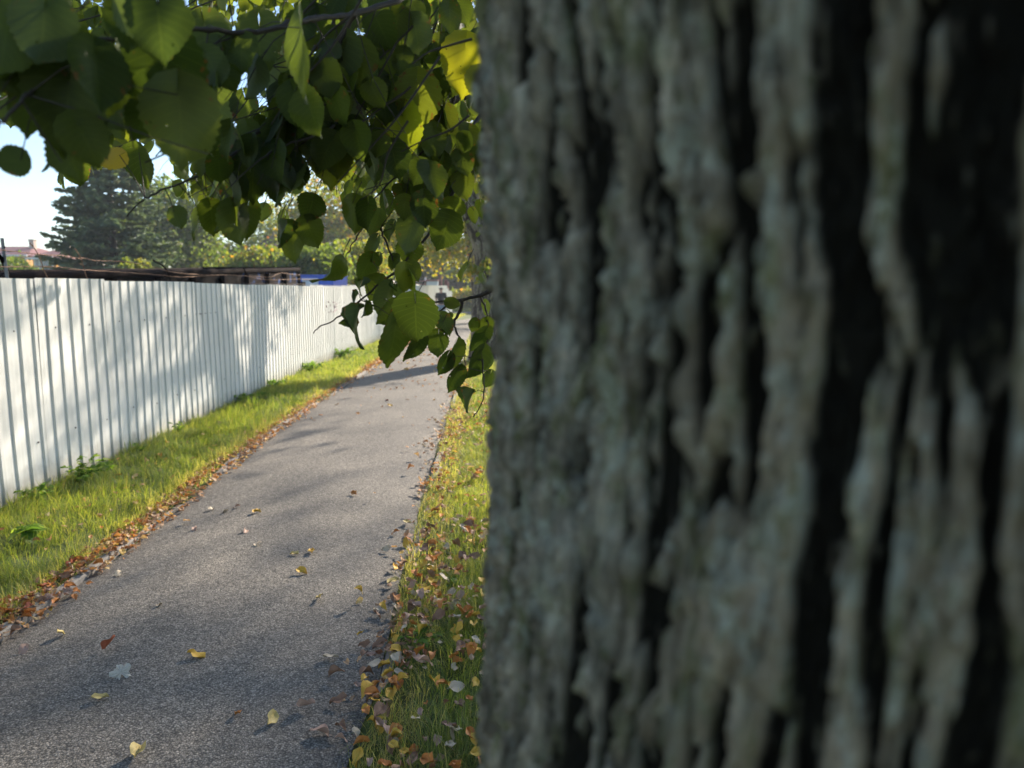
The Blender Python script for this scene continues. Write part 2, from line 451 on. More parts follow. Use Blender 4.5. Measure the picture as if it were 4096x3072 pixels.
def build_ground():
    xs = np.concatenate([np.linspace(-300, -14, 16), np.arange(-13, 13, 0.125), np.linspace(14, 300, 16)])
    ys = np.concatenate([np.linspace(-60, -3.2, 8), np.arange(-3, 20, 0.125), np.arange(20, 60, 0.5), np.linspace(64, 700, 30)])
    X, Y = np.meshgrid(xs, ys); Z = ground_z(X, Y) 
    # the sheet dips under the path so that the asphalt always lies above it
    L = np.interp(Y, PLy, PLx); Rr = np.interp(Y, PRy, PRx)
    ins = (X > L - 0.05) & (X < Rr + 0.05)
    Z = np.where(ins, -0.03, Z)
    nx, ny = len(xs), len(ys)
    i = np.arange(nx - 1)[None, :] + nx * np.arange(ny - 1)[:, None]
    F = np.stack([i, i + 1, i + nx + 1, i + nx], -1).reshape(-1, 4)
    g = meshobj('ground', np.stack([X, Y, Z], -1).reshape(-1, 3), F, M['soil'], smooth=True)
    tag(g, kind='structure')
build_ground()

def dense(P, n=0):
    """even samples along the border, rounded where the survey points kink; the turn at the far end follows as a curve"""
    ys = np.arange(-3, 39.01, 0.2); xs = np.interp(ys, [p[1] for p in P[:13]], [p[0] for p in P[:13]])
    ker = np.hanning(13); ker /= ker.sum()
    xs = np.convolve(np.pad(xs, 6, mode='edge'), ker, 'valid')
    out = [Vector((a, b, 0)) for a, b in zip(xs, ys)]
    if len(P) > 13:
        out += catmull([out[-1]] + [Vector((p[0], p[1], 0)) for p in P[13:]], 8)[1:]
    return out
def build_path():
    A = dense(PL); B = dense(PR)
    nc = 12
    V = []; F = []
    for i, (a, b) in enumerate(zip(A, B)):
        ja = 0.010 * math.sin(i * 0.9) + 0.02 * (random.random() - 0.5); jb = 0.015 * math.sin(i * 0.7) + 0.03 * (random.random() - 0.5)
        a = a + Vector((ja, 0, 0)); b = b + Vector((jb, 0, 0))
        for k in range(nc + 1):
            t = k / nc
            p = a.lerp(b, t)
            z = 0.012 * (1 - (2 * t - 1) ** 2) + 0.004
            if k in (0, nc): z = -0.012
            V.append((p.x, p.y, z))
    for i in range(len(A) - 1):
        for k in range(nc):
            q = i * (nc + 1) + k
            F.append((q, q + 1, q + nc + 2, q + nc + 1))
    tag(meshobj('path', V, F, M['asphalt'], smooth=True), kind='structure')
    # crossing path beyond the verge
    V = [(-9, 51.5, 0.01), (14, 51.0, 0.01), (14, 55.5, 0.01), (-9, 56.5, 0.01)]
    tag(meshobj('cross_path', V, [(0, 1, 2, 3)], M['asphalt']), kind='structure')
    # concrete edging strips, real little steps along both borders
    for nm, P, s, r0 in (('kerb_left', PL[:13], -1, 1), ('kerb_right', PR[:13], 1, 2)):
        Q = dense(P)
        mb = MB(); rr = random.Random(r0)
        prof = [(0.0, -0.05), (0.0, 0.022), (0.008, 0.03), (0.05, 0.03), (0.058, 0.022), (0.058, -0.05)]
        v = []; f = []
        for i, p in enumerate(Q):
            dz = 0.006 * math.sin(i * 0.7) + 0.006 * (rr.random() - 0.5) - 0.006
            dx = 0.006 * (rr.random() - 0.5)
            dz -= (0.052 if s > 0 else 0.045) * float(np.clip((fbm(np.array([p.y * 0.55 + 7 * r0]), np.array([3.0 * r0]), None, 91, 2)[0] - (0.40 if s > 0 else 0.5)) * 7, 0, 1))      # sunk under soil and leaves in places
            for (o_, z) in prof:
                v.append((p.x + s * (o_ + 0.012) + dx, p.y, z + (dz if z > 0 else 0)))
        m_ = len(prof)
        for i in range(len(Q) - 1):
            for k in range(m_ - 1):
                a = i * m_ + k
                f.append((a, a + 1, a + m_ + 1, a + m_))
        mb.add(v, f)
        tag(mb.obj(nm, M['kerb'], smooth=False), kind='structure')
build_path()

# ------------------------------------------------------------------ leaf templates
def leaf_template(rows, cols, seed, asp=1.0, fold=0.25, curl=0.25, wave=0.05, jag=0.02):
    """unit leaf: base at origin, midrib along +Y, blade in XY, +Z the upper side"""
    r = random.Random(seed)
    V = []; UV = []; Fc = []
    fold_ = fold * r.uniform(0.3, 1.5); curl_ = curl * r.uniform(-0.4, 1.6); ph = r.uniform(0, 6)
    skew = r.uniform(-0.08, 0.08); twist = r.uniform(-0.5, 0.5)
    for i in range(rows + 1):
        t = i / rows
        w = 0.52 * max(0.0, math.sin(PI * min(1, t ** 0.62))) ** 0.75 * asp
        if t > 0.8: w = w * (0.8 if t < .9 else 0.5)
        if i == rows: w = 0
        for j in range(cols + 1):
            c = -1 + 2 * j / cols
            jg = 1 + (jag * (1 if (i + j) % 2 else -1) if abs(c) > 0.99 else 0) + (0.05 * math.sin(ph + t * 9 + c) if abs(c) > 0.6 else 0)
            x = c * w * jg + skew * t * (1 - t)
            y = t - 0.34 * abs(c) ** 1.4 * (1 - t) ** 3 * asp
            z = fold_ * abs(x) - curl_ * t * t * 0.5 + wave * math.sin(ph + 7 * t + 3 * c) * abs(c) + twist * x * t * 0.5
            V.append((x, y, z)); UV.append((c, t))
    n = cols + 1
    for i in range(rows):
        for j in range(cols):
            a = i * n + j
            Fc.append((a, a + 1, a + n + 1, a + n))
    return np.array(V), np.array(UV), np.array(Fc)
HI = [leaf_template(22, 6, 100 + i, jag=0.045) for i in range(12)]
LO = [leaf_template(4, 2, 200 + i, jag=0.0) for i in range(8)]
CURLED = [leaf_template(14, 6, 300 + i, asp=0.55, fold=1.5, curl=0.8, wave=0.14, jag=0.06) for i in range(5)]
DRYT = [leaf_template(8, 4, 400 + i, asp=0.8, fold=0.8, curl=1.1, wave=0.16) for i in range(10)]

class Leaves:
    def __init__(s): s.V = []; s.F = []; s.L = []; s.n = 0
    def add(s, T, P, X, Y, Z, size, rnd):
        """T template; P, X, Y, Z (k,3) arrays; size (k,), rnd (k,)"""
        tv, tu, tf = T
        k = len(P)
        if k == 0: return
        W = (tv[None, :, 0:1] * X[:, None, :] + tv[None, :, 1:2] * Y[:, None, :] + tv[None, :, 2:3] * Z[:, None, :]) * size[:, None, None] + P[:, None, :]
        nv = len(tv)
        s.V.append(W.reshape(-1, 3))
        s.F.append((tf[None] + (np.arange(k) * nv)[:, None, None] + s.n).reshape(-1, 4))
        lu = np.empty((k, nv, 3)); lu[:, :, 0] = tu[None, :, 0]; lu[:, :, 1] = tu[None, :, 1]; lu[:, :, 2] = rnd[:, None]
        s.L.append(lu.reshape(-1, 3)); s.n += k * nv
    def obj(s, name, mat_, parent=None):
        if not s.V: return None
        return meshobj(name, np.concatenate(s.V), np.concatenate(s.F), mat_, parent, smooth=True, attrs={'luv': np.concatenate(s.L)})
def norm(a): return a / np.maximum(1e-9, np.linalg.norm(a, axis=-1, keepdims=True))
def frames(Yd, nhint):
    Y = norm(Yd); X = norm(np.cross(Y, nhint)); Z = np.cross(X, Y)
    return X, Y, Z
def scatter(L, templates, P, size, rnd, hang=0.75, bias=None, g=rng):
    """hanging leaves: midrib mostly downwards, blade facing a random way (bias: preferred facing)"""
    k = len(P)
    if k == 0: return
    Yd = np.stack([g.normal(0, 1 - hang, k), g.normal(0, 1 - hang, k), -np.full(k, hang) + g.normal(0, (1 - hang) * 0.6, k)], -1)
    nh = g.normal(0, 1, (k, 3)); nh[:, 2] *= 0.5
    if bias is not None: nh = nh + np.asarray(bias)
    X, Y, Z = frames(Yd, nh)
    ti = g.integers(0, len(templates), k)
    for q in range(len(templates)):
        mk = ti == q
        L.add(templates[q], P[mk], X[mk], Y[mk], Z[mk], size[mk], rnd[mk])

# ------------------------------------------------------------------ grass, litter and weeds
def in_path(x, y, m=0.0):
    return (x > np.interp(y, PLy, PLx) + m) & (x < np.interp(y, PRy, PRx) - m)
def fence_x(y):
    return np.interp(y, [0, 5, 8.1, 11, 14, 18, 24.4, 33, 50], [-3.72, -3.78, -3.88, -4.0, -4.15, -4.27, -4.33, -4.3, -4.2])
def build_grass():
    zones = []   # x0,x1,y0,y1,density,len,width
    zones += [(-4.4, -2.2, 2.3, 5, 11000, 0.10, 0.0028), (-4.5, -2.3, 5, 9, 9500, 0.115, 0.0034), (-4.5, -2.5, 9, 15, 4500, 0.13, 0.006), (-4.6, -2.6, 15, 26, 1100, 0.11, 0.010), (-5, -2.8, 26, 44, 500, 0.12, 0.016)]
    zones += [(-0.75, 0.5, 1.7, 4, 13000, 0.10, 0.0026), (-0.9, 0.5, 4, 8, 9500, 0.085, 0.0034), (-1.2, 0.6, 8, 16, 4500, 0.10, 0.006), (-1.7, 3, 16, 28, 700, 0.09, 0.011), (-2, 6, 28, 44, 260, 0.10, 0.02)]
    zones += [(-3.4, 2, 40, 51, 420, 0.10, 0.02), (-12, -3, 44, 50, 150, 0.14, 0.03), (0.5, 7, 1.0, 16, 420, 0.10, 0.012), (3, 14, 16, 44, 70, 0.14, 0.03), (7, 20, -2, 16, 60, 0.13, 0.025), (-8, 10, 56, 66, 120, 0.35, 0.05)]
    Ps, ls, ws = [], [], []
    for x0, x1, y0, y1, dn, ln, wd in zones:
        n = int((x1 - x0) * (y1 - y0) * dn)
        x = rng.uniform(x0, x1, n); y = rng.uniform(y0, y1, n)
        Lp = np.interp(y, PLy, PLx); Rp = np.interp(y, PRy, PRx)
        edge = 0.06 * (fbm(x * 2 + 9, y * 2.2, None, 3, 3) - 0.45) 
        ok = (x < Lp - 0.07 + edge) | (x > Rp + 0.025 - edge * 1.2)
        if x0 < -3 and y1 <= 44: ok &= x > fence_x(y) + 0.02
        if y0 >= 40: ok &= ~((y < 46.5) & (x > np.interp(y, [38, 42, 47], [-3.3, -2.5, 6])) )
        # patchy density
        d = fbm(x * 1.7 + 3, y * 1.7 + 5, None, 21, 4)
        thin = np.where((x > Rp) & (x < Rp + 0.28), 0.5, 1.0) * np.where((x < Lp) & (x > Lp - 0.16), 0.3, 1.0)
        ok &= rng.random(n) < np.clip((d - 0.20) * 3.2, 0.25, 1) * thin
        x, y = x[ok], y[ok]
        clump = fbm(x * 5 + 13, y * 5 + 7, None, 33, 3)
        Ps.append(np.stack([x, y, ground_z(x, y) - 0.004], -1)); ls.append(ln * rng.uniform(0.45, 1.25, len(x)) * (0.45 + 1.3 * clump)); ws.append(np.full(len(x), wd) * rng.uniform(0.6, 1.3, len(x)))
    P = np.concatenate(Ps); l = np.concatenate(ls); w = np.concatenate(ws)
    n = len(P)
    cl = fbm(P[:, 0] * 3 + 1, P[:, 1] * 3 + 2, None, 50, 2)
    az = rng.uniform(0, 2 * PI, n) * 0.6 + cl * 9
    lean = np.clip(rng.beta(2, 2.2, n) * 1.25, 0.05, 1.1)
    d = np.stack([np.cos(az), np.sin(az), np.zeros(n)], -1)
    side = np.stack([-np.sin(az), np.cos(az), np.zeros(n)], -1) + 0.5 * rng.normal(0, 1, (n, 3)) * np.array([1, 1, 0]); side = norm(side)
    up = np.array([0, 0, 1.0])
    pts = []
    for t, wf in ((0, 1.0), (0.4, 0.9), (0.75, 0.6), (1.0, 0.05)):
        hh = (t - 0.62 * lean * t * t)[:, None]
        oo = (lean * t ** 1.6)[:, None]
        c = P + l[:, None] * (up * hh + d * oo)
        pts += [c - side * (w * wf)[:, None] / 2, c + side * (w * wf)[:, None] / 2]
    V = np.stack(pts, 1).reshape(-1, 3)
    base = (np.arange(n) * 8)[:, None]
    F = np.concatenate([base + np.array([[0, 1, 3, 2]]), base + np.array([[2, 3, 5, 4]]), base + np.array([[4, 5, 7, 6]])], 0)
    big = fbm(P[:, 0] * 0.9 + 2, P[:, 1] * 0.6 + 11, None, 61, 3)
    rnd = np.clip(rng.beta(1.8, 2.0, n) * 0.8 + (big - 0.40) * 0.6, 0, 0.86)
    dry = rng.random(n) < np.where(P[:, 0] > -1.5, 0.18, 0.10)
    eL = np.abs(P[:, 0] - np.interp(P[:, 1], PLy, PLx)); eR = np.abs(P[:, 0] - np.interp(P[:, 1], PRy, PRx))
    dry |= (np.minimum(eL, eR) < 0.24) & (rng.random(n) < 0.55)
    rnd = np.where(dry, rng.uniform(0.86, 1.0, n), rnd)
    luv = np.zeros((n, 8, 3)); luv[:, :, 2] = rnd[:, None]
    o = meshobj('grass', V, F, M['grass'], attrs={'luv': luv.reshape(-1, 3)})
    tag(o, 'green and yellowish grass on both verges of the path', 'grass', kind='stuff')
build_grass()

def flat_leaf_frames(n, tilt=0.35):
    az = rng.uniform(0, 2 * PI, n)
    Y = np.stack([np.cos(az), np.sin(az), rng.normal(0, tilt * 0.6, n)], -1)
    nh = np.stack([rng.normal(0, tilt, n), rng.normal(0, tilt, n), np.ones(n) * np.where(rng.random(n) < 0.5, 1, -1)], -1)
    return frames(Y, nh)
litter_pts = []     # (x, y, z, size, zone)
def build_litter():
    # dense strip against the left kerb and round the right edge, thinner in the grass, few on the asphalt
    P = []
    def strip(n, y0, y1, edge, mu, sd, zone, pw=1.6, z=0.02):
        y = y0 + (y1 - y0) * rng.random(n) ** pw
        x = edge(y) + mu * (0.4 + 1.3 * fbm(y * 0.9 + mu * 50, y * 0 + 3, None, 77, 3)) + rng.normal(0, sd, n) * (0.5 + fbm(y * 1.4, y * 0 + 8, None, 78, 2))
        clump = fbm(x * 1.5 + 5, y * 1.2 + 9, None, 71, 3)
        ok = rng.random(n) < np.clip((clump - 0.25) * 3.5, 0.1, 1)
        for a, b in zip(x[ok], y[ok]):
            P.append((a, b, z + rng.uniform(0, 0.02) if z else 0.0, zone))
    EL = lambda y: np.interp(y, PLy, PLx); ER = lambda y: np.interp(y, PRy, PRx)
    strip(3300, 2.6, 26, EL, -0.085, 0.055, 'left')
    strip(500, 2.6, 14, EL, 0.02, 0.035, 'leftpath', z=0)
    strip(1350, 1.8, 16, ER, 0.11, 0.10, 'right', z=0.025)
    strip(120, 1.8, 16, ER, -0.02, 0.05, 'rightpath', z=0)
    strip(900, 1.8, 12, ER, 0.42, 0.25, 'rgrass', z=0.06)
    strip(260, 2.6, 9, EL, -0.65, 0.35, 'lgrass', z=0.03)
    n = 1100; y = 8 + 12 * rng.random(n); x = EL(y) + (ER(y) - EL(y)) * rng.random(n)
    for a, b in zip(x[:170], y[:170]): P.append((a, b, 0.0, 'farpath'))
    out = []
    for a, b, z, zone in P:
        if zone == 'lgrass' and a < float(fence_x(b)) + 0.05: continue
        if zone in ('leftpath', 'rightpath', 'farpath'): zz = 0.021
        else: zz = float(ground_z(a, b)) + z + 0.012
        s = min(0.050, 0.033 * math.exp(rng.normal(0, 0.35))) if b < 14 else rng.uniform(0.05, 0.08)
        if zone in ('left', 'leftpath'): s *= 0.82
        
        out.append((a, b, zz, s, zone))
    return out
litter_pts = build_litter()

def single_leaf_mesh(name, T, size, m):
    tv, tu, tf = T
    me = bpy.data.meshes.new(name)
    v = tv * size
    v[:, 1] -= size * 0.5
    st = []   # little stalk
    V = [tuple(p) for p in v]; F = [tuple(int(i) for i in f) for f in tf]
    n = len(V)
    p0 = np.array(v[T[0].shape[0] * 0 + (len(V) // len(V)) * 0]) * 0 + np.array([0, -size * 0.5, 0.001])
    p1 = p0 + np.array([size * 0.05, -size * 0.4, size * 0.05])
    w = size * 0.02
    V += [tuple(p0 + (w, 0, 0)), tuple(p0 - (w, 0, 0)), tuple(p1 - (w, 0, 0)), tuple(p1 + (w, 0, 0))]
    F.append((n, n + 1, n + 2, n + 3))
    me.from_pydata(V, [], F)
    me.polygons.foreach_set('use_smooth', [True] * len(me.polygons))
    me.materials.append(m); me.update()
    return me
LEAFMESH = {}
for ci, (cn, cm) in enumerate(DRY.items()):
    LEAFMESH[cn] = [single_leaf_mesh('fallen_leaf', DRYT[(ci * 3 + q) % len(DRYT)], 1.0, cm) for q in range(3)]
def put_leaf(x, y, z, size, colour, label, group, rz=None, tilt=0.3):
    me = LEAFMESH[colour][random.randrange(3)]
    o = bpy.data.objects.new('fallen_leaf', me)
    scene.collection.objects.link(o)
    o.scale = (size, size, size)
    o.rotation_euler = (random.gauss(0, tilt), random.gauss(0, tilt), random.uniform(0, 6.28) if rz is None else rz)
    o.location = (x, y, z)
    return tag(o, label, 'leaf', group)
def gnd(px, py):
    d = ray(px, py); t = -CAMH / d.z
    return d.x * t, d.y * t
KD = 4096 / 2212
PATH_LEAVES = [  # x, y in the 2212 wide view, size, colour, label
 (298, 1647, .060, 'pale yellow', 'pale yellow leaf on the path at the bottom edge of the photo'),
 (221, 1519, .050, 'pale yellow', 'small pale yellow curled leaf on the near path, below the grey lobed leaf'),
 (262, 1468, .075, 'beige', 'greyish white lobed leaf lying flat on the near path'),
 (420, 1427, .065, 'golden', 'golden brown upright curled leaf alone on the near path'),
 (718, 1430, .055, 'beige', 'beige narrow leaf on the near path close to its right edge'),
 (585, 1570, .055, 'pale yellow', 'pale yellow leaf at the edge of the lowest sunlit streak of the path'),
 (689, 1592, .060, 'pinkish tan', 'pinkish tan leaf bent like a tent at the bottom right of the path'),
 (690, 1300, .050, 'pale yellow', 'pale yellow leaf below the pair of yellow leaves on the path'),
 (655, 1245, .055, 'golden', 'golden and cream leaf lowest of the three close together on the path'),
 (673, 1199, .055, 'golden', 'golden leaf right-hand of the two side by side on the path'),
 (634, 1204, .045, 'pale yellow', 'pale yellow leaf left-hand of the two side by side on the path'),
 (555, 1184, .050, 'beige', 'beige leaf on the shaded middle of the path'),
 (530, 1155, .045, 'pinkish tan', 'pinkish flat leaf left of the middle of the path'),
 (422, 1148, .040, 'pinkish tan', 'pale leaf near the left border of the shaded path'),
 (259, 1245, .045, 'beige', 'beige leaf lying near the grassy left edge of the path'),
 (135, 1378, .045, 'pale yellow', 'small yellow leaf standing up near the left kerb'),
 (50, 1415, .045, 'pinkish tan', 'tan leaf in the lower left corner of the path'),
 (343, 1316, .035, 'beige', 'tiny pale leaf fragment in the shaded left half of the path'),
 (557, 1112, .055, 'golden', 'golden brown leaf, right of the row of pale leaves across the path'),
 (458, 1105, .045, 'beige', 'cream leaf, first of the row of pale leaves across the path'),
 (486, 1110, .042, 'beige', 'cream leaf in the middle of the row of pale leaves across the path'),
 (510, 1101, .042, 'pinkish tan', 'last tan leaf of the row of pale leaves across the path'),
 (765, 1073, .055, 'orange', 'single bright orange leaf on the shaded right half of the path'),
 (832, 1195, .050, 'beige', 'cream leaf on the path near the leaf covered right edge'),
 (852, 1263, .060, 'pale yellow', 'yellowish leaf folded over the right edge of the path'),
 (852, 1157, .045, 'orange', 'small orange leaf near the right edge of the path in shade'),
 (882, 1136, .050, 'pale yellow', 'cream leaf with ragged edge beside the right kerb'),
 (927, 998, .055, 'beige', 'white leaf bent like a roof at the right path edge'),
 (844, 880, .060, 'golden', 'yellow orange leaf on the sunlit part of the path'),
 (837, 868, .050, 'reddish brown', 'small red leaf on the sunlit part of the path'),
 (857, 842, .055, 'orange', 'orange leaf on sunlit asphalt just below the trunk shadow'),
 (513, 1553, .030, 'orange', 'tiny orange scrap on the near path'),
]
def lobed_mesh():
    out = []
    for k in range(40):
        a = 2 * PI * k / 40
        rr_ = 0.34 + 0.20 * abs(math.cos(2.5 * (a - PI / 2))) ** 1.5 + 0.03 * math.sin(k * 2.4)
        if abs(a - 1.5 * PI) < 0.3: rr_ = 0.2
        out.append((rr_ * math.cos(a), rr_ * math.sin(a), 0.09 * math.sin(3 * a) + 0.06 * math.sin(k * 1.9)))
    V = [(0, 0, 0.03)] + out; F = [(0, 1 + k, 1 + (k + 1) % 40) for k in range(40)]
    me = bpy.data.meshes.new('fallen_leaf'); me.from_pydata(V, [], F); me.materials.append(dryleaf('dry_grey', (0.50, 0.46, 0.39))); me.update()
    return me
LEAFMESH['lobed'] = [lobed_mesh()] * 3
for x, y, s, c, lab in PATH_LEAVES:
    if 'lobed leaf lying' in lab: c = 'lobed'; s = 0.082
    gx, gy = gnd(x * KD, y * KD)
    put_leaf(gx, gy, 0.02 + s * 0.14, s, c, lab, 'leaves lying singly on the path')
# the litter that shows largest becomes single leaves, the rest one carpet
zone_info = {'left': ('in the strip of dry leaves along the left kerb', 'dry leaves piled along the left kerb'),
             'leftpath': ('on the asphalt beside the left kerb', 'dry leaves on the asphalt beside the left kerb'),
             'right': ('in the leaf strip between right path edge and grass', 'dry leaves along the right path edge'),
             'rightpath': ('on the asphalt at the right path edge', 'dry leaves on the asphalt at the right path edge'),
             'rgrass': ('lying in the grass beside the big trunk', 'dry leaves in the grass right of the path'),
             'lgrass': ('lying in the grass between fence and kerb', 'dry leaves in the grass left of the path'),
             'farpath': ('on the sunlit far stretch of the path', 'small leaves on the far path')}
def litter_split():
    xy = np.array([(p[0], p[1], p[2]) for p in litter_pts])
    px, py, dep = proj(xy)
    vis = (px > 0) & (px < 1940) & (py > 0) & (py < 3072)
    size = np.array([p[3] for p in litter_pts]) / dep * np.where(vis, 1, 0)
    order = np.argsort(-size)
    take = set(order[:300 - len(PATH_LEAVES)].tolist())
    cols = {'left': ['orange', 'brown', 'pinkish tan', 'reddish brown', 'orange', 'beige', 'orange'], 'leftpath': ['pinkish tan', 'orange', 'brown'], 'right': ['pinkish tan', 'brown', 'golden', 'orange', 'beige'],
            'rightpath': ['pinkish tan', 'golden', 'brown'], 'rgrass': ['orange', 'pinkish tan', 'golden', 'brown', 'beige'], 'lgrass': ['pinkish tan', 'orange', 'reddish brown', 'golden'], 'farpath': ['golden', 'orange', 'beige']}
    for i in sorted(take):
        x, y, z, s, zone = litter_pts[i]
        c = random.choice(cols[zone])
        where, grp = zone_info[zone]
        put_leaf(x, y, z + s * 0.12, s * 1.12, c, f'small {c} fallen leaf {where}', f'{c} {grp}', tilt=0.38)
    L = Leaves()
    rest = [i for i in range(len(litter_pts)) if i not in take]
    A = np.array([litter_pts[i][:4] for i in rest])
    X, Y, Z = flat_leaf_frames(len(A), 0.4)
    rnd = rng.random(len(A))
    ti = rng.integers(0, len(DRYT), len(A))
    for q in range(len(DRYT)):
        mk = ti == q
        L.add(DRYT[q], A[mk, :3], X[mk], Y[mk], Z[mk], A[mk, 3] * 1.05, rnd[mk])
    tag(L.obj('leaf_litter', M['litter']), 'carpet of dry brown and orange leaves along both path edges', 'leaf litter', kind='stuff')
litter_split()

def weed_plant(x, y, h, n, label, group, spread=0.2, leaf=0.05):
    z0 = float(ground_z(x, y))
    root = empty('weed_plant', (x, y, z0), label, 'plant', group)
    mb = MB(); L = Leaves(); P = []; 
    for s in range(n):
        a = random.uniform(0, 6.28); r = spread * random.uniform(0.2, 1)
        hh = h * random.uniform(0.55, 1)
        pts = [Vector((x + 0.25 * r * t * math.cos(a) * 4 * t, y + r * t * t * math.sin(a), z0 + hh * t * (1.15 - 0.35 * t))) for t in (0, 0.3, 0.6, 0.85, 1)]
        mb.tube(pts, [0.003, 0.0025, 0.002, 0.0015, 0.001], 4)
        for q in range(int(5 + hh * 30)):
            t = random.uniform(0.15, 1); i = min(3, int(t * 4)); p = pts[i].lerp(pts[i + 1], t * 4 - i if t < 1 else 1)
            P.append(p)
    mb.obj('stem', M['weed'], root)
    P = np.array([tuple(p) for p in P]); k = len(P)
    az = rng.uniform(0, 2 * PI, k)
    Yd = np.stack([np.cos(az), np.sin(az), rng.normal(-0.1, 0.4, k)], -1)
    X, Y, Z = frames(Yd, np.tile([0, 0, 1.0], (k, 1)) + rng.normal(0, 0.3, (k, 3)))
    L.add(leaf_template(5, 2, random.randrange(999), asp=0.62, fold=0.3, curl=0.5), P, X, Y, Z, rng.uniform(0.5, 1.1, k) * leaf, rng.random(k))
    L.obj('foliage', M['weed'], root)
g = 'weeds growing against the fence foot'
weed_plant(-3.58, 5.75, 0.27, 16, 'dark green bushy weed standing against the white fence near its left end', g, 0.3, 0.055)
weed_plant(-3.62, 5.25, 0.17, 12, 'low leafy weed left of the bushy weed at the fence foot', g, 0.24, 0.045)
weed_plant(-3.68, 6.9, 0.15, 8, 'thin weed with sparse stems at the fence foot', g, 0.12, 0.03)
weed_plant(-3.72, 7.8, 0.22, 9, 'spindly weed at the fence foot, farther than the sparse one', g, 0.14, 0.03)
weed_plant(-3.86, 10.2, 0.20, 18, 'broad light green weed clump halfway along the fence', g, 0.35, 0.06)
weed_plant(-3.95, 11.8, 0.22, 18, 'leafy weed clump at the fence behind the light green one', g, 0.35, 0.07)
weed_plant(-4.0, 14.0, 0.28, 20, 'tall leafy weed by the far fence panels', g, 0.4, 0.08)
weed_plant(-4.1, 17.0, 0.34, 22, 'rounded weed bush by the farthest fence panels', g, 0.5, 0.10)
weed_plant(-3.12, 4.42, 0.12, 3, 'single broad leaved dock plant in the left grass', 'broad leaved plants in the grass', 0.08, 0.11)
weed_plant(-0.42, 3.05, 0.10, 12, 'small fresh green herb in the leaves right of the path', 'broad leaved plants in the grass', 0.14, 0.035)
weed_plant(-0.30, 3.7, 0.09, 10, 'little bright green herb in the right verge', 'broad leaved plants in the grass', 0.12, 0.03)

# ------------------------------------------------------------------ corrugated fence
PITCHR = 0.170
RIBH = 0.015
def corr_profile(n):
    """points (s, out) of a trapezoid sheet with n ribs; out is towards the path"""
    P = []
    for i in range(n):
        s = i * PITCHR
        P += [(s + 0.001, 0.0), (s + 0.108, 0.0), (s + 0.114, RIBH), (s + 0.150, RIBH), (s + 0.156, 0.0)]
    return P
def build_fence(name, line, label, H, ribs, group=None, hj=0.012, screws=True, skipcap=False):
    ln = [Vector((p[0], p[1], 0)) for p in line]
    segl = [0]
    for a, b in zip(ln, ln[1:]): segl.append(segl[-1] + (b - a).length)
    def at(s):
        s = max(0, min(segl[-1] - 1e-5, s))
        for i in range(len(ln) - 1):
            if s <= segl[i + 1]:
                t = (s - segl[i]) / (segl[i + 1] - segl[i]); d = (ln[i + 1] - ln[i]).normalized()
                return ln[i].lerp(ln[i + 1], t), d
    root = empty(name, ln[0], label, 'fence', group)
    s0 = 0; k = 0
    PW = ribs * PITCHR
    while s0 < segl[-1] - 0.3:
        prof = corr_profile(ribs)
        prof.append((PW + 0.03, 0.0))
        h0 = (H if not callable(H) else H(at(s0 + PW / 2)[0].y)) + random.uniform(-hj, hj); tilt = random.uniform(-0.008, 0.008); lean = random.uniform(-0.008, 0.008)
        layer = 0.0022 * (k % 2)
        V = []; nz = 9
        dent = random.random() * 10
        for (s, o_) in prof:
            p, d = at(s0 + s); nrm = Vector((d.y, -d.x, 0))
            for j in range(nz):
                z = (h0 + tilt * (s / PW)) * j / (nz - 1)
                w = 0.005 * math.sin(z * 3.1 + dent) * math.sin((s0 + s) * 2.3 + dent) * (1 if 0 < j else 0)
                q = p + nrm * (o_ + layer + lean * z + w)
                V.append((q.x, q.y, z + 0.01))
        F = []
        for i in range(len(prof) - 1):
            for j in range(nz - 1):
                a = i * nz + j
                F.append((a, a + nz, a + nz + 1, a + 1))
        pn = meshobj('panel', V, F, M['sheet'], root)
        if screws:
            mb = MB()
            for (ss, zz) in [(0.06 + PITCHR * 1, 1.32), (0.06 + PITCHR * 4, 1.30), (0.06 + PITCHR * 2, 0.42), (0.06 + PITCHR * 5, 0.40)]:
                if ss > PW: continue
                p, d = at(s0 + ss); nrm = Vector((d.y, -d.x, 0))
                c = p + nrm * (0.002 + layer + lean * zz) + Vector((0, 0, zz + random.uniform(-0.02, 0.02)))
                mb.tube([c - nrm * 0.004, c + nrm * 0.004], 0.007, 8)
            mb.obj('screw', M['sheetscrew'], pn)
        s0 += PW; k += 1
    # back rails
    for z in (0.4, 1.32):
        mb = MB(); pts = []
        s = 0
        while s < segl[-1]:
            p, d = at(s); nrm = Vector((d.y, -d.x, 0)); pts.append(p - nrm * 0.03 + Vector((0, 0, z))); s += 1.0
        mb.tube(pts, 0.02, 6); mb.obj('rail', M['galv'], root)
    return root, at
fence_line = [(-3.70, 0.6), (-3.76, 3.0), (-3.78, 5), (-3.88, 8.1), (-4.0, 11), (-4.15, 14), (-4.27, 18), (-4.33, 24.4), (-4.30, 33), (-4.22, 50.2)]
fence, fat = build_fence('sheet_metal_fence', fence_line, 'long white corrugated sheet metal fence running along the left of the path', lambda y: float(np.interp(y, [5, 10, 20, 24, 33, 46.5, 47.5, 51], [1.70, 1.68, 1.745, 1.79, 1.86, 1.95, 1.62, 1.60])), 6)
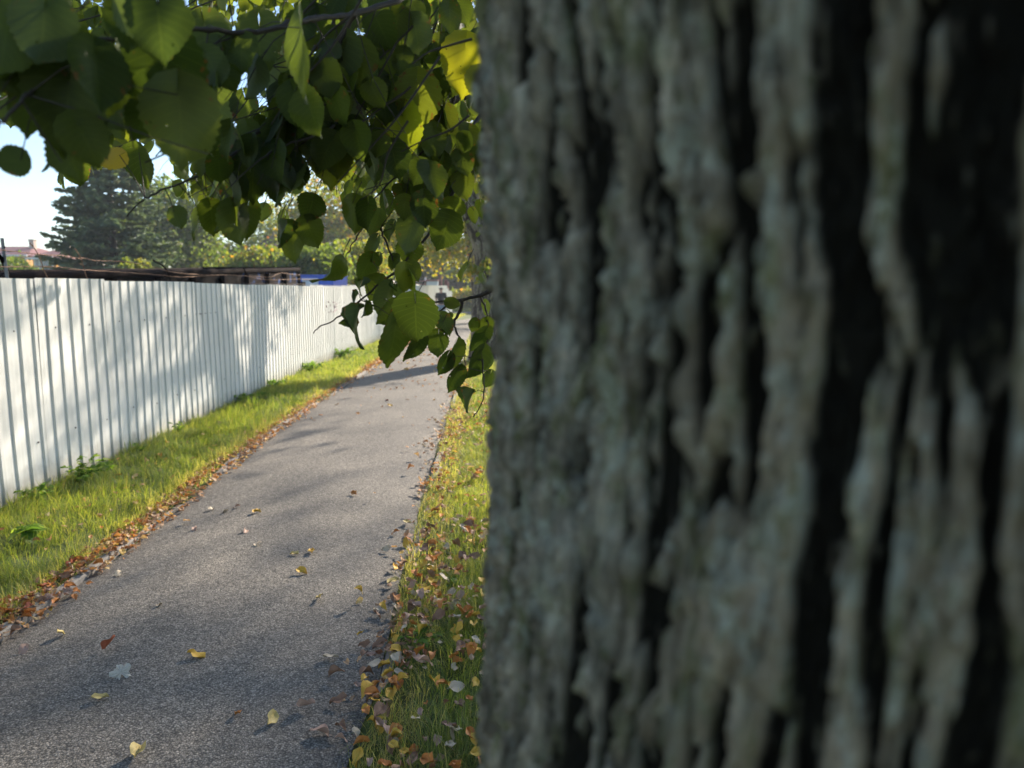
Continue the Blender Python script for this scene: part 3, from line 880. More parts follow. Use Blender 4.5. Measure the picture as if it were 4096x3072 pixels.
# graffiti scribble on the white fence
def graffiti():
    strokes = [[(1309, 1205), (1311, 1212)], [(1328, 1209), (1334, 1209)], [(1341, 1216), (1345, 1214)], [(1302, 1222), (1303, 1230)], [(1317, 1218), (1317, 1225)], [(1334, 1220), (1335, 1233)],
               [(1340, 1225), (1344, 1226)], [(1311, 1247), (1312, 1250)], [(1319, 1240), (1319, 1249)], [(1334, 1243), (1338, 1240), (1346, 1237)], [(1329, 1248), (1334, 1246)]]
    root = None
    mb = MB()
    x0, y0, x1, y1 = -4.15, 14.0, -4.27, 18.0
    for st in strokes:
        pts = []
        for (px, py) in st:
            d = ray(px, py)
            ex, ey = x1 - x0, y1 - y0
            t = (x0 * (-ey) + ex * y0) / (d.x * (-ey) + ex * d.y)
            pts.append(Vector((d.x * t + 0.022, d.y * t, CAMH + d.z * t)))
        mb.tube(pts, 0.010, 5)
    mb.obj('graffiti', M['graffiti'], fence)
graffiti()

# ------------------------------------------------------------------ barbed wire behind the fence
def on_plane(px, py, off):
    d = ray(px, py)      # vertical plane behind the fence
    x0, y0, x1, y1 = -3.70 - off, 3.0, -4.30 - off, 22.0
    ex, ey = x1 - x0, y1 - y0
    t = (x0 * (-ey) + ex * y0) / (d.x * (-ey) + ex * d.y)
    return Vector((d.x * t, d.y * t, CAMH + d.z * t))
def wires():
    root = empty('barbed_wire', on_plane(200, 1100, 0.35) * 1.0, 'rusty barbed wire strands sagging above the top of the white fence', 'barbed wire')
    strands = [[(-60, 995), (0, 1000), (75, 1008), (150, 1017), (205, 1021), (260, 1023), (305, 1032), (340, 1033), (375, 1042), (440, 1044), (510, 1048), (600, 1064), (700, 1090), (830, 1100), (900, 1099), (985, 1105), (1060, 1118), (1150, 1118), (1203, 1116), (1300, 1120)],
               [(-60, 1066), (0, 1067), (60, 1067), (150, 1066), (200, 1067), (245, 1069), (300, 1077), (340, 1080), (440, 1086), (520, 1091), (640, 1100), (720, 1108), (800, 1105), (900, 1100), (1000, 1104), (1080, 1108), (1120, 1092), (1160, 1096), (1200, 1100)],
               [(600, 1140), (760, 1141), (900, 1138), (1000, 1134), (1100, 1137), (1203, 1137), (1320, 1141), (1400, 1141)]]
    for k, st in enumerate(strands):
        pts = catmull([on_plane(x, y, 0.35) for x, y in st], 5)
        mb = MB()
        tw = []
        for i, p in enumerate(pts):
            tw.append(p + Vector((0, 0.003 * math.sin(i * 2.1), 0.003 * math.cos(i * 2.1))))
        mb.tube(tw, 0.0035, 5)
        for p in pts[::2]:
            for q in range(2):
                a = Vector((random.uniform(-1, 1), random.uniform(-1, 1), random.uniform(-1, 1))).normalized() * 0.012
                mb.tube([p - a, p + a], 0.0015, 3)
        mb.obj('strand', M['wire'] if k < 2 else M['darkwire'], root)
    for a, b, r_, m_ in [((119, 971), (204, 1124), 0.004, 'wire'), ((298, 994), (362, 1130), 0.004, 'wire')]:
        A = on_plane(*a, 0.33); B = on_plane(*b, 0.33)
        mb = MB(); pts = [A.lerp(B, t) + Vector((0, 0.02 * math.sin(t * 5), 0.012 * math.sin(t * 7))) for t in np.linspace(0, 1, 12)]
        mb.tube(pts, r_, 5)
        for p in pts[1::2]:
            c = Vector((random.uniform(-1, 1), random.uniform(-1, 1), random.uniform(-1, 1))).normalized() * 0.014
            mb.tube([p - c, p + c], 0.0015, 3)
        mb.obj('strand', M[m_], root)
    # posts: one upright grey angle iron, leaning bars
    A = on_plane(8, 952, 0.4); B = on_plane(28, 1105, 0.4); dirn = (B - A).normalized(); base = B + dirn * (B.z / -dirn.z) if dirn.z < 0 else B
    root2 = empty('wire_post', base, 'thin grey steel post sticking up above the left end of the fence', 'post', 'posts carrying the barbed wire')
    mb = MB(); rot = (-dirn).to_track_quat('Z', 'Y').to_matrix(); L_ = (A - base).length
    mid = (A + base) / 2
    mb.box(mid, (0.028, 0.004, L_), rot); mb.box(mid + rot @ Vector((-0.012, 0.014, 0)), (0.004, 0.024, L_), rot)
    mb.obj('angle_iron', M['galv'], root2)
    mb = MB(); mb.tube([A - dirn * -0.07 + Vector((0.01, 0, 0)), A - dirn * -0.078 + Vector((0.01, 0, 0))], 0.008, 8); mb.obj('bolt', M['rustpipe'], root2)
    for k, (a, b, r_, lab) in enumerate([((-40, 985), (33, 1106), 0.016, 'thick twisted rusty bar leaning at the left end of the fence'), ((612, 1040), (680, 1112), 0.010, 'thin dark bar leaning above the fence in front of the dark skip'),
                                         ((955, 1072), (985, 1100), 0.010, 'short dark bar leaning just left of the long pointed leaf')]):
        A = on_plane(*a, 0.42 + 0.03 * k); B = on_plane(*b, 0.42 + 0.03 * k); d = (B - A).normalized()
        base = B + d * (B.z / max(0.2, -d.z))
        base = B + Vector((0, 0, -B.z)) + Vector((d.x, d.y, 0)) * 0.1
        r3 = empty('wire_post', base, lab, 'post', 'posts carrying the barbed wire')
        mb = MB(); pts = catmull([A, B, B.lerp(base, 0.5), base], 8)
        mb.tube(pts, [r_ * (1 + (0.12 if i % 2 else 0)) for i in range(len(pts))], 7); mb.obj('bar', M['rust'], r3)
wires()

# ------------------------------------------------------------------ rusty skip, blue board
def skip():
    A = Vector((-4.98, 16.7, 0)); B = Vector((-5.08, 6.4, 0))
    d = (B - A).normalized(); out = Vector((1, 0, 0)); L_ = (B - A).length
    def H(s_): return 2.10 - 0.0375 * s_         # the skip stands tilted: its rim falls towards the near end
    root = empty('rusty_skip', A, 'long dark rusty steel skip with a pipe rim and flaking blue paint behind the fence', 'skip')
    def bx(mb, s0, s1, o0, o1, z0, dz):          # o: metres out towards the path; top follows the rim
        v = []
        for s_ in (s0, s1):
            for o_ in (o0, o1):
                p = A + d * s_ + out * o_
                v += [(p.x, p.y, z0), (p.x, p.y, H(s_) + dz)]
        mb.add(v, [(0, 1, 3, 2), (4, 6, 7, 5), (0, 4, 5, 1), (2, 3, 7, 6), (0, 2, 6, 4), (1, 5, 7, 3)])
    mb = MB(); bx(mb, 0.0, 3.4, -0.03, 0, 0.1, -0.03); mb.obj('painted_side', M['rustblue'], root)
    mb = MB(); bx(mb, 3.4, L_, -0.03, 0, 0.1, -0.03); mb.obj('side_wall', M['rust'], root)
    mb = MB(); bx(mb, 0, L_, -2.23, -2.2, 0.1, -0.03); mb.obj('side_wall', M['rust'], root)
    mb = MB(); bx(mb, -0.05, -0.002, -2.25, 0.05, 0.1, 0.06); mb.obj('end_plate', M['rust'], root)
    mb = MB(); bx(mb, L_ + 0.002, L_ + 0.05, -2.25, 0.05, 0.1, 0.06); mb.obj('end_plate', M['rust'], root)
    for o_ in (0.02, -2.22):
        mb = MB(); a = A + out * o_; mb.tube([a + Vector((0, 0, H(0))), a + d * L_ + Vector((0, 0, H(L_)))], 0.045, 12); mb.obj('rim_pipe', M['rustpipe'], root)
    s_ = 0.95
    while s_ < L_ - 0.3:
        mb = MB(); bx(mb, s_, s_ + 0.13, 0.003, 0.09, 0.1, -0.06); mb.obj('stiffener', M['rustpipe'], root); s_ += 1.1
    mb = MB(); mb.box(A + Vector((0.06, 0.12, 1.72)), (0.1, 0.2, 0.2)); mb.obj('latch', M['rust'], root)
skip()
def blue_board():
    c = pt(1252, 1120, 26)
    x0 = pt(1196, 1103, 26); x1 = pt(1330, 1103, 26)
    root = empty('site_cabin', (c.x, 26.6, 0), 'bright blue site cabin with a white notice board showing above the fence', 'cabin')
    blue = simple('blue_paint', (0.055, 0.13, 0.62), 0.5, 0.15, 3, bmp=0)
    white = simple('notice_white', (0.62, 0.66, 0.74), 0.5, 0.05, 3, bmp=0)
    red = simple('notice_red', (0.55, 0.12, 0.16), 0.6, 0.1, 3, bmp=0)
    grey = simple('notice_grey', (0.25, 0.28, 0.36), 0.6, 0.1, 3, bmp=0)
    W = x1.x - x0.x; zt = x0.z
    mb = MB(); mb.box((x0.x + W / 2, 27.2, zt / 2), (W, 2.2, zt)); mb.obj('body', blue, root)
    mb = MB(); mb.box((x0.x + W / 2, 27.2, zt + 0.02), (W + 0.06, 2.3, 0.04)); mb.obj('roof', blue, root)
    a = pt(1208, 1113, 26.08); b = pt(1273, 1140, 26.08); zb = b.z - 0.5
    brd = MB(); brd.box(((a.x + b.x) / 2, 26.085, (a.z + zb) / 2), (b.x - a.x, 0.02, a.z - zb)); bo = brd.obj('notice_board', white, root)
    mb = MB()
    for k in range(16):      # one illegible red line
        xx = a.x + 0.03 + (b.x - a.x - 0.06) * k / 16
        mb.box((xx + 0.008, 26.071, a.z - 0.055), (0.010 + 0.006 * (k % 3), 0.004, 0.025 + 0.01 * (k % 2)))
    mb.obj('red_text', red, bo)
    mb = MB()
    for r_ in range(2):
        for k in range(12):
            if k in (5, 6): continue
            xx = a.x + 0.06 + (b.x - a.x - 0.12) * k / 12
            mb.box((xx, 26.071, a.z - 0.115 - 0.05 * r_ * (1 if k % 5 == 2 else 0)), (0.02, 0.004, 0.009))
    mb.obj('grey_text', grey, bo)
blue_board()

# ------------------------------------------------------------------ trunks with bark relief
def bark_tube(name, spine, radii, parent, mat_, seg, zs=None, depth=0.014, cw=0.035, chh=0.13, seed=0, rows=None, attr=True):
    """spine: points; radii; relief by warped cells. rows: parameter values 0..1 along the spine"""
    P = catmull(spine, 6); n = len(P)
    rad = np.interp(np.linspace(0, 1, n), np.linspace(0, 1, len(radii)), radii)
    ln = np.concatenate([[0], np.cumsum([(P[i + 1] - P[i]).length for i in range(n - 1)])])
    if rows is None: rows = np.arange(0, ln[-1], 0.03)
    PX = np.array([tuple(p) for p in P])
    C = np.stack([np.interp(rows, ln, PX[:, k]) for k in range(3)], -1)
    rr = np.interp(rows, ln, rad)
    T = norm(np.gradient(C, axis=0))
    if name == 'trunk': T = np.tile([0, 0, 1.0], (len(rows), 1))      # level rings
    ax = np.array([1.0, 0, 0]); A = norm(ax - T * (T @ ax)[:, None]); B = np.cross(T, A)
    th = np.arange(seg) / seg * 2 * PI
    rmean = float(np.mean(rr)); circ = 2 * PI * rmean
    nper = max(10, int(round(circ / cw / 10)) * 10)
    U = np.broadcast_to(th[None, :] / (2 * PI) * nper, (len(rows), seg)).copy(); Vv = np.broadcast_to(rows[:, None] / chh, U.shape).copy()
    wx = (fbm(U * 0.5, Vv * 1.6, nper // 2 if nper % 2 == 0 else None, seed + 11, 3) - 0.5) * 2.2
    if nper % 2: wx = wx * 0 + (fbm(U, Vv * 1.6, nper, seed + 11, 3) - 0.5) * 2.0
    Uw = U + wx; Vw = Vv + (fbm(U, Vv * 2.0, nper, seed + 5, 3) - 0.5) * 0.9
    d1, d2, idr = worley(Uw, Vw, nper, seed)
    e = np.clip((d2 - d1) * 2.6, 0, 1)
    wv = Vv + 0.35 * (fbm(U * 2, Vv * 3, nper * 2, seed + 31, 3) - 0.5)
    n1 = fbm(Uw * 1.0, wv * 1.1, nper, seed + 51, 2); r1 = np.clip(np.abs(2 * n1 - 1) * 3.2, 0, 1)
    n2 = fbm(U * 2 + wx, wv * 2.6, nper * 2, seed + 71, 2); r2 = np.clip(np.abs(2 * n2 - 1) * 3.0, 0, 1)
    rough = fbm(U * 4, Vv * 12, nper * 4, seed + 60, 4)
    wq = Vv + 1.2 * (fbm(U * 0.5 if nper % 2 == 0 else U, Vv * 0.8, nper // 2 if nper % 2 == 0 else nper, seed + 231, 3) - 0.5)
    st = fbm(Uw, wq * 0.8, nper, seed + 201, 3)
    st2 = fbm(U * 2 + wx * 1.5, wq * 1.7, nper * 2, seed + 211, 3)
    st = st + 0.45 * (st2 - 0.5) 
    kw = max(3, int(round(seg * 0.085 / circ)) | 1); kh = 61 if len(rows) > 130 else 15
    ext = np.concatenate([st[:, -kw:], st, st[:, :kw]], 1); cs_ = np.cumsum(ext, 1)
    av = (cs_[:, kw + kw // 2: kw + kw // 2 + seg] - cs_[:, kw - kw // 2 - 1: kw - kw // 2 - 1 + seg]) / (2 * (kw // 2) + 1)
    pv = np.pad(av, ((kh // 2 + 1, kh // 2), (0, 0)), mode='edge'); cv_ = np.cumsum(pv, 0)
    av = (cv_[kh:] - cv_[:-kh]) / kh
    st = st - 0.8 * (av - 0.5)                       # ridges and furrows spread evenly round the trunk
    base_ = np.clip((st - 0.445) / 0.14, 0, 1)       # long meandering strips between dark furrows
    base_ = base_ * (0.72 + 0.28 * np.clip(1.2 * e, 0, 1)) * (0.8 + 0.2 * r1)
    n3 = fbm(U * 3 + wx * 2, wv * 5, nper * 3, seed + 91, 2); r3 = np.clip(np.abs(2 * n3 - 1) * 3.5, 0, 1)
    flake = np.floor(fbm(U * 1.5 + wx if False else U * 2 + wx, Vv * 4, nper * 2, seed + 95, 2) * 7) / 7          # stepped scales
    hgt = base_ * (0.50 + 0.25 * idr + 0.35 * flake) + 0.22 * r2 * (0.2 + base_) + 0.16 * r3 + 0.75 * (rough - 0.5)
    lump = fbm(U * 0.2 if nper % 5 == 0 else U, Vv * 0.4, nper // 5 if nper % 5 == 0 else nper, seed + 80, 2) - 0.5
    rad_ = rr[:, None] + depth * (hgt - 0.75) + lump * depth * 1.1
    V = C[:, None, :] + rad_[..., None] * (np.cos(th)[None, :, None] * A[:, None, :] + np.sin(th)[None, :, None] * B[:, None, :])
    i = np.arange(seg)[None, :] + seg * np.arange(len(rows) - 1)[:, None]
    j = (np.arange(seg) + 1) % seg
    j = j[None, :] + seg * np.arange(len(rows) - 1)[:, None]
    F = np.stack([i, j, j + seg, i + seg], -1).reshape(-1, 4)
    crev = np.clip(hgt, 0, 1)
    return meshobj(name, V.reshape(-1, 3), F, mat_, parent, smooth=True, attrs={'crev': crev.ravel()})

# near tree: its furrowed trunk fills the right half of the view
TX, TY, TR = 0.435, 0.66, 0.446
near = empty('linden_tree', (TX, TY, 0), 'huge blurred trunk with furrowed lichen covered bark filling the right half, drooping heart shaped leaves', 'tree', 'trees along the right of the path')
rows = np.concatenate([np.arange(-0.05, 0.85, 0.02), np.arange(0.85, 2.35, 0.004), np.arange(2.35, 3.6, 0.02)])
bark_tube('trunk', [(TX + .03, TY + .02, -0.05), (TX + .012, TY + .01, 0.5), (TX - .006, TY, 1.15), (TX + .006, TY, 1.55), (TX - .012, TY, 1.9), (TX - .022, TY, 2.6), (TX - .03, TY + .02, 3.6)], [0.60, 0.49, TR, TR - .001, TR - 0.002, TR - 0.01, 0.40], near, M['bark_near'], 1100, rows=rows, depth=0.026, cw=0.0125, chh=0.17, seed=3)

# ---- hand placed branches that cross the upper left (photo x, photo y, distance)
BR_ = [
 ([(1700, -60, 1.7), (1588, 0, 1.6), (1420, 54, 1.5), (1253, 75, 1.4), (1154, 95, 1.35), (1000, 131, 1.3), (836, 118, 1.25), (678, 122, 1.2), (511, 158, 1.1), (271, 136, 1.05), (149, 102, 1.0), (50, 81, 1.0)], 0.0062, 0.0022),
 ([(298, 140, 1.06), (244, 253, 1.0), (163, 335, 0.95), (108, 380, 0.92), (54, 443, 0.9), (-20, 520, 0.88)], 0.0036, 0.0018),
 ([(1720, -60, 1.9), (1660, 45, 1.85), (1601, 131, 1.8), (1538, 212, 1.75), (1475, 289, 1.7), (1393, 362, 1.65), (1316, 407, 1.6), (1200, 450, 1.55), (1080, 520, 1.5)], 0.0066, 0.0022),
 ([(1393, 362, 1.65), (1393, 407, 1.62), (1362, 479, 1.6), (1307, 524, 1.55), (1258, 547, 1.5), (1120, 590, 1.45), (1045, 635, 1.4)], 0.0050, 0.0018),
 ([(1420, 54, 1.5), (1353, 176, 1.5), (1289, 271, 1.5), (1226, 348, 1.5), (1136, 429, 1.5), (1045, 520, 1.5), (900, 640, 1.5), (800, 700, 1.5), (640, 765, 1.5), (560, 810, 1.5), (510, 862, 1.5)], 0.0048, 0.0012),
 ([(1380, -60, 1.6), (1362, 0, 1.6), (1316, 127, 1.6), (1280, 199, 1.6), (1235, 280, 1.6), (1163, 348, 1.6), (1140, 420, 1.6)], 0.0040, 0.0016),
 ([(1800, -60, 2.0), (1782, 0, 2.0), (1723, 149, 2.0), (1705, 271, 2.0), (1687, 362, 2.0)], 0.0040, 0.0018),
 ([(1790, -40, 1.9), (1796, 10, 1.9), (1823, 194, 1.9), (1818, 362, 1.9), (1796, 488, 1.9), (1732, 565, 1.9), (1651, 646, 1.9), (1542, 750, 1.85), (1450, 840, 1.8)], 0.0060, 0.0016),
 ([(2000, 330, 2.2), (1904, 488, 2.1), (1872, 565, 2.0), (1859, 633, 2.0), (1823, 750, 1.95), (1741, 900, 1.9), (1646, 1018, 1.85), (1588, 1081, 1.8), (1520, 1135, 1.75), (1429, 1212, 1.7), (1362, 1262, 1.7), (1276, 1311, 1.65), (1256, 1330, 1.65)], 0.0062, 0.0009),
 ([(2080, 1080, 1.9), (1976, 1149, 1.9), (1927, 1180, 1.9), (1850, 1198, 1.9), (1723, 1212, 1.85), (1600, 1235, 1.8)], 0.0068, 0.0016),
 ([(1850, 1200, 1.9), (1841, 1244, 1.9), (1818, 1284, 1.9), (1827, 1329, 1.9), (1854, 1397, 1.9), (1863, 1465, 1.9)], 0.0052, 0.0010),
 ([(1850, 1200, 1.9), (1785, 1225, 1.88), (1750, 1255, 1.86), (1736, 1262, 1.86)], 0.0034, 0.0010),
 ([(1922, 1185, 1.9), (1945, 1240, 1.9), (1950, 1284, 1.9), (1954, 1352, 1.9)], 0.0030, 0.0012),
 ([(1960, 1330, 1.9), (1931, 1442, 1.85), (1936, 1570, 1.8), (1913, 1640, 1.8), (1893, 1668, 1.8)], 0.0024, 0.0010),
 ([(2100, 300, 3.2), (1859, 384, 3.1), (1723, 447, 3.1), (1529, 493, 3.0), (1393, 560, 3.0), (1181, 610, 2.9), (1000, 640, 2.8)], 0.017, 0.006),
 ([(1588, 1081, 1.8), (1560, 1010, 1.8), (1540, 960, 1.8), (1520, 900, 1.8)], 0.0022, 0.0028),
 ([(1604, 1078, 1.82), (1612, 1130, 1.82), (1620, 1190, 1.82), (1625, 1225, 1.82)], 0.0026, 0.0012),
 ([(1451, 912, 1.8), (1420, 955, 1.8), (1395, 1010, 1.8), (1372, 1045, 1.8)], 0.0022, 0.0010),
]
brpts = []; 
mbs = []
for k, (pl, r0, r1) in enumerate(BR_):
    pts = catmull([pt(*p) for p in pl], 6)
    for i, p in enumerate(pts):      # small knobbly irregularity
        p += Vector((random.gauss(0, 1), random.gauss(0, 1), random.gauss(0, 1))) * 0.0012
    n = len(pts)
    rad = [(r0 + (r1 - r0) * i / (n - 1)) * (1 + (0.25 if i % 6 == 0 else 0)) for i in range(n)]
    mb = MB(); mb.tube(pts, rad, 8)
    mb.obj('branch', M['twig'], near, smooth=True)
    brpts += pts
BRP = np.array([tuple(p) for p in brpts])

# limbs that rise from the trunk above the frame
def limb_path(a, b, sag, n=10, wob=0.12):
    a = Vector(a); b = Vector(b); out = []
    for i in range(n + 1):
        t = i / n; p = a.lerp(b, t); p.z += sag * math.sin(PI * t)
        p += Vector((random.gauss(0, 1), random.gauss(0, 1), random.gauss(0, 1))) * wob * math.sin(PI * t) * 0.5
        out.append(p)
    return out
for k, (b, r0) in enumerate([((-2.6, 3.4, 4.4), .07), ((0.4, 5.0, 4.6), .09), ((3.8, 2.6, 5.0), .10), ((-3.2, -0.6, 4.8), .09), ((1.6, -3.2, 5.2), .09), ((3.6, 5.5, 5.6), 0.08), ((0.5, 0.7, 9.5), 0.24), ((-1.4, 2.6, 7.0), .10), ((2.4, 2.8, 8.0), .10)]):
    pts = limb_path((TX - .03, TY + .02, 3.3 + 0.1 * (k % 3)), b, 0.5)
    mb = MB(); mb.tube(pts, [r0 * (1 - 0.8 * i / (len(pts) - 1)) for i in range(len(pts))], 8); mb.obj('limb', M['twig'], near, smooth=True)
# stout twigs joining the visible branches to the limbs
for s, e in [(pt(1700, -60, 1.7), (0.1, 3.2, 3.6)), (pt(1720, -60, 1.9), (0.2, 3.4, 3.8)), (pt(1790, -40, 1.9), (0.3, 3.4, 3.8)), (pt(2000, 330, 2.2), (0.35, 3.2, 3.7)), (pt(2080, 1080, 1.9), (0.35, 2.6, 2.6)), ((0.35, 2.6, 2.6), (0.5, 1.05, 3.0)), (pt(2100, 300, 3.2), (0.4, 4.2, 4.4))]:
    pts = limb_path(s, e, 0.15, 6, 0.04); mb = MB(); mb.tube(pts, [0.007 + 0.008 * i / 6 for i in range(7)], 7); mb.obj('branch', M['twig'], near, smooth=True)

# ---- leaves
CONT = np.array([(-50, 290), (0, 290), (60, 285), (100, 330), (140, 400), (230, 385), (300, 385), (345, 430), (420, 460), (510, 465), (560, 430), (620, 440), (690, 440), (740, 450), (800, 480), (860, 490), (940, 480), (985, 450), (1060, 430), (1150, 430)], float) * KD
def allowed(P, margin=0):
    px, py, dep = proj(P)
    inside = (dep > 0) & (px > -60) & (px < 2500) & (py > -100) & (py < 3300)
    lim = np.interp(px, CONT[:, 0], CONT[:, 1])
    bad = inside & (py > lim - margin) & (px < 2120)
    return ~bad & ~((dep > 0) & (dep < 0.55) & inside) 
# photo gaps of open sky
GAPS = [(960, 380, 70), (1060, 430, 45), (850, 480, 45), (700, 330, 40), (1230, 640, 70), (1100, 330, 60), (1330, 180, 50), (1650, 330, 60), (1750, 150, 50), (1450, 170, 60), (1900, 260, 50), (780, 250, 40), (420, 60, 35), (1560, 560, 55), (945, 500, 75), (330, 385, 55), (130, 640, 120), (600, 700, 70), (1300, 760, 90), (1150, 850, 70), (1210, 240, 55), (1500, 900, 70), (60, 150, 40), (470, 335, 30), (1010, 720, 45), (240, 90, 30)]
def gapmask(P):
    px, py, dep = proj(P); m = np.ones(len(P), bool)
    for gx, gy, gr in GAPS:
        m &= ~((np.hypot(px - gx, py - gy) < gr) & (dep > 0))
    return m
Lh = Leaves(); Lm = Leaves(); tw = MB()
pet = tw
def twig(start, direc, length, hi, leafsize, rseed, rbase=0.0016, sp=0.045):
    """a drooping twig with leaves alternating along it; returns nothing, fills Lh/Lm"""
    r = random.Random(rseed)
    p = Vector(start); d = Vector(direc).normalized(); pts = [p.copy()]
    n = max(3, int(length / 0.06))
    for i in range(n):
        d = (d + Vector((r.gauss(0, .14), r.gauss(0, .14), r.gauss(-0.07, .10)))).normalized()
        p = p + d * (length / n); pts.append(p.copy())
    A = np.array([tuple(q) for q in pts])
    ok = allowed(A, 40)
    cut = len(pts) if ok.all() else int(np.argmin(ok))
    if cut < 2: return
    pts = pts[:cut]; A = A[:cut]
    tw.tube(pts, [rbase * (1 - 0.6 * i / len(pts)) for i in range(len(pts))], 4 if not hi else 6, caps=False)
    L_ = length * (cut - 1) / n
    k = max(1, int(L_ / sp))
    ts = (np.arange(k) + 0.5) / k * (cut - 1)
    B = np.stack([np.interp(ts, np.arange(cut), A[:, q]) for q in range(3)], -1)
    off = rng.normal(0, 1, (k, 3)); off[:, 2] = -np.abs(off[:, 2]) * 0.6 - 0.25; off = norm(off) * rng.uniform(0.025, 0.05, (k, 1))
    Lp = B + off
    tips = Lp + np.array([0, 0, -leafsize])
    m = allowed(Lp) & allowed(tips, 0) & gapmask(tips + np.array([0, 0, leafsize * .5]))
    B = B[m]; Lp = Lp[m]
    if len(Lp) == 0: return
    sz = leafsize * rng.uniform(0.65, 1.15, len(Lp)); rn = np.clip(rng.beta(1.5, 2.2, len(Lp)) , 0, 1)
    rn = np.where(rng.random(len(Lp)) < (0 if hi else 0.015), rng.uniform(0.9, 1.0, len(Lp)), rn * 0.86)
    if hi:
        scatter(Lh, HI, Lp, sz, rn, hang=0.78, bias=(0, -0.9, 0.3))
        for a, b in zip(B, Lp): pet.tube([a, (a + b) / 2 + np.array([0, 0, .003]), b], [0.0009, .0007, .0006], 4, caps=False)
    else:
        scatter(Lm, LO, Lp, sz, rn, hang=0.72)
ns = 0
# in view: near layer (0.75 - 2.4 m) then farther layers, all drooping towards the lower left as the photo's twigs do
def fill(n, d0, d1, hi, leafsize, x0=-150, x1=2150, y0=-260, y1=1500, length=(0.25, 0.5), xb=None):
    global ns
    for i in range(n):
        px = random.uniform(x0, x1); lim = np.interp(px, CONT[:, 0], CONT[:, 1])
        py = random.uniform(y0, min(y1, lim))
        D = random.uniform(d0, d1)
        if math.hypot(0, 0) > 1: continue
        s = pt(px, py, D)
        # stay clear of the big trunk
        if (s.x - TX) ** 2 + (s.y - TY) ** 2 < (TR + 0.12) ** 2: continue
        # dark corner on the left stays free as in the photo
        twig(s, (random.gauss(-0.55, 0.4), random.gauss(-0.1, 0.4), random.gauss(-0.55, 0.25)), random.uniform(*length), hi, leafsize, 1000 + ns); ns += 1
fill(9, 0.85, 1.3, True, 0.072, x1=1100, y1=620, length=(0.15, 0.3))
fill(32, 1.65, 2.4, True, 0.060, y1=900, x1=1950)
fill(42, 2.3, 3.4, True, 0.066, x0=200, y1=1000)
fill(80, 2.6, 6.0, False, 0.066, x0=100, y1=1000, length=(0.4, 0.7))
fill(170, 3.5, 8.0, False, 0.07, x0=1000, y1=1000, x1=2050, length=(0.4, 0.8))
# bare fine twigs crossing in front of the leaves
for q in range(26):
    x = random.uniform(700, 1950); y = random.uniform(-80, 620); D = random.uniform(1.3, 1.75)
    if y > np.interp(x, [700, 1950], [500, 760]): continue
    a = pt(x, y, D); l = random.uniform(0.12, 0.3); sl = random.uniform(0.5, 1.6)
    b = a + Vector((-l * 0.75, random.uniform(-.05, .05), -l * sl * 0.7)); 
    if not allowed(np.array([tuple(b)]), 60)[0]: continue
    pts = catmull([a, a.lerp(b, .35) + Vector((random.gauss(0, .008), 0, random.gauss(0, .008))), a.lerp(b, .7) + Vector((random.gauss(0, .01), 0, random.gauss(0, .01))), b], 5)
    tw.tube(pts, [0.0026 * (1 - 0.6 * i / len(pts)) for i in range(len(pts))], 6, caps=False)
# twigs along the placed branches
for k in range(0, len(brpts), 3):
    p = brpts[k]
    if p.y > 2.8: continue
    twig(p, (random.gauss(-0.4, 0.5), random.gauss(0, 0.4), random.gauss(-0.6, 0.3)), random.uniform(0.1, 0.28), True, 0.066, 5000 + k, 0.0013)
# the rest of the crown, round the trunk and overhead (mostly outside the frame; casts the shade)
cn = 0
while cn < 1050:
    a = random.uniform(0, 2 * PI); rr_ = 5.2 * math.sqrt(random.uniform(0.02, 1)); z = random.uniform(2.7, 9.5)
    lim = 5.2 * math.sqrt(max(0, 1 - ((z - 4.5) / 5.4) ** 2))
    if rr_ > lim: continue
    p = (TX + rr_ * math.cos(a), TY + rr_ * math.sin(a), z)
    cn += 1
    twig(p, (math.cos(a) * .6 + random.gauss(0, .4), math.sin(a) * .6 + random.gauss(0, .4), -0.45), random.uniform(0.5, 0.9), False, 0.075, 9000 + cn, 0.003, 0.06)

# unseen leafy twigs added above the view to shade the near leaves
for q in range(95):
    t = random.random()
    c = Vector((-0.35, 1.0, 2.2)).lerp(Vector((2.4, 5.8, 5.0)), 0.28 + 0.72 * t) + Vector((random.gauss(0, .6), random.gauss(0, .5), random.gauss(0, .35)))
    if c.z > CAMH + 0.42 * c.y + 0.35: twig(c, (random.gauss(-.2, .6), random.gauss(0, .6), -0.4), random.uniform(0.3, 0.6), False, 0.075, 30000 + q, 0.003, 0.05)
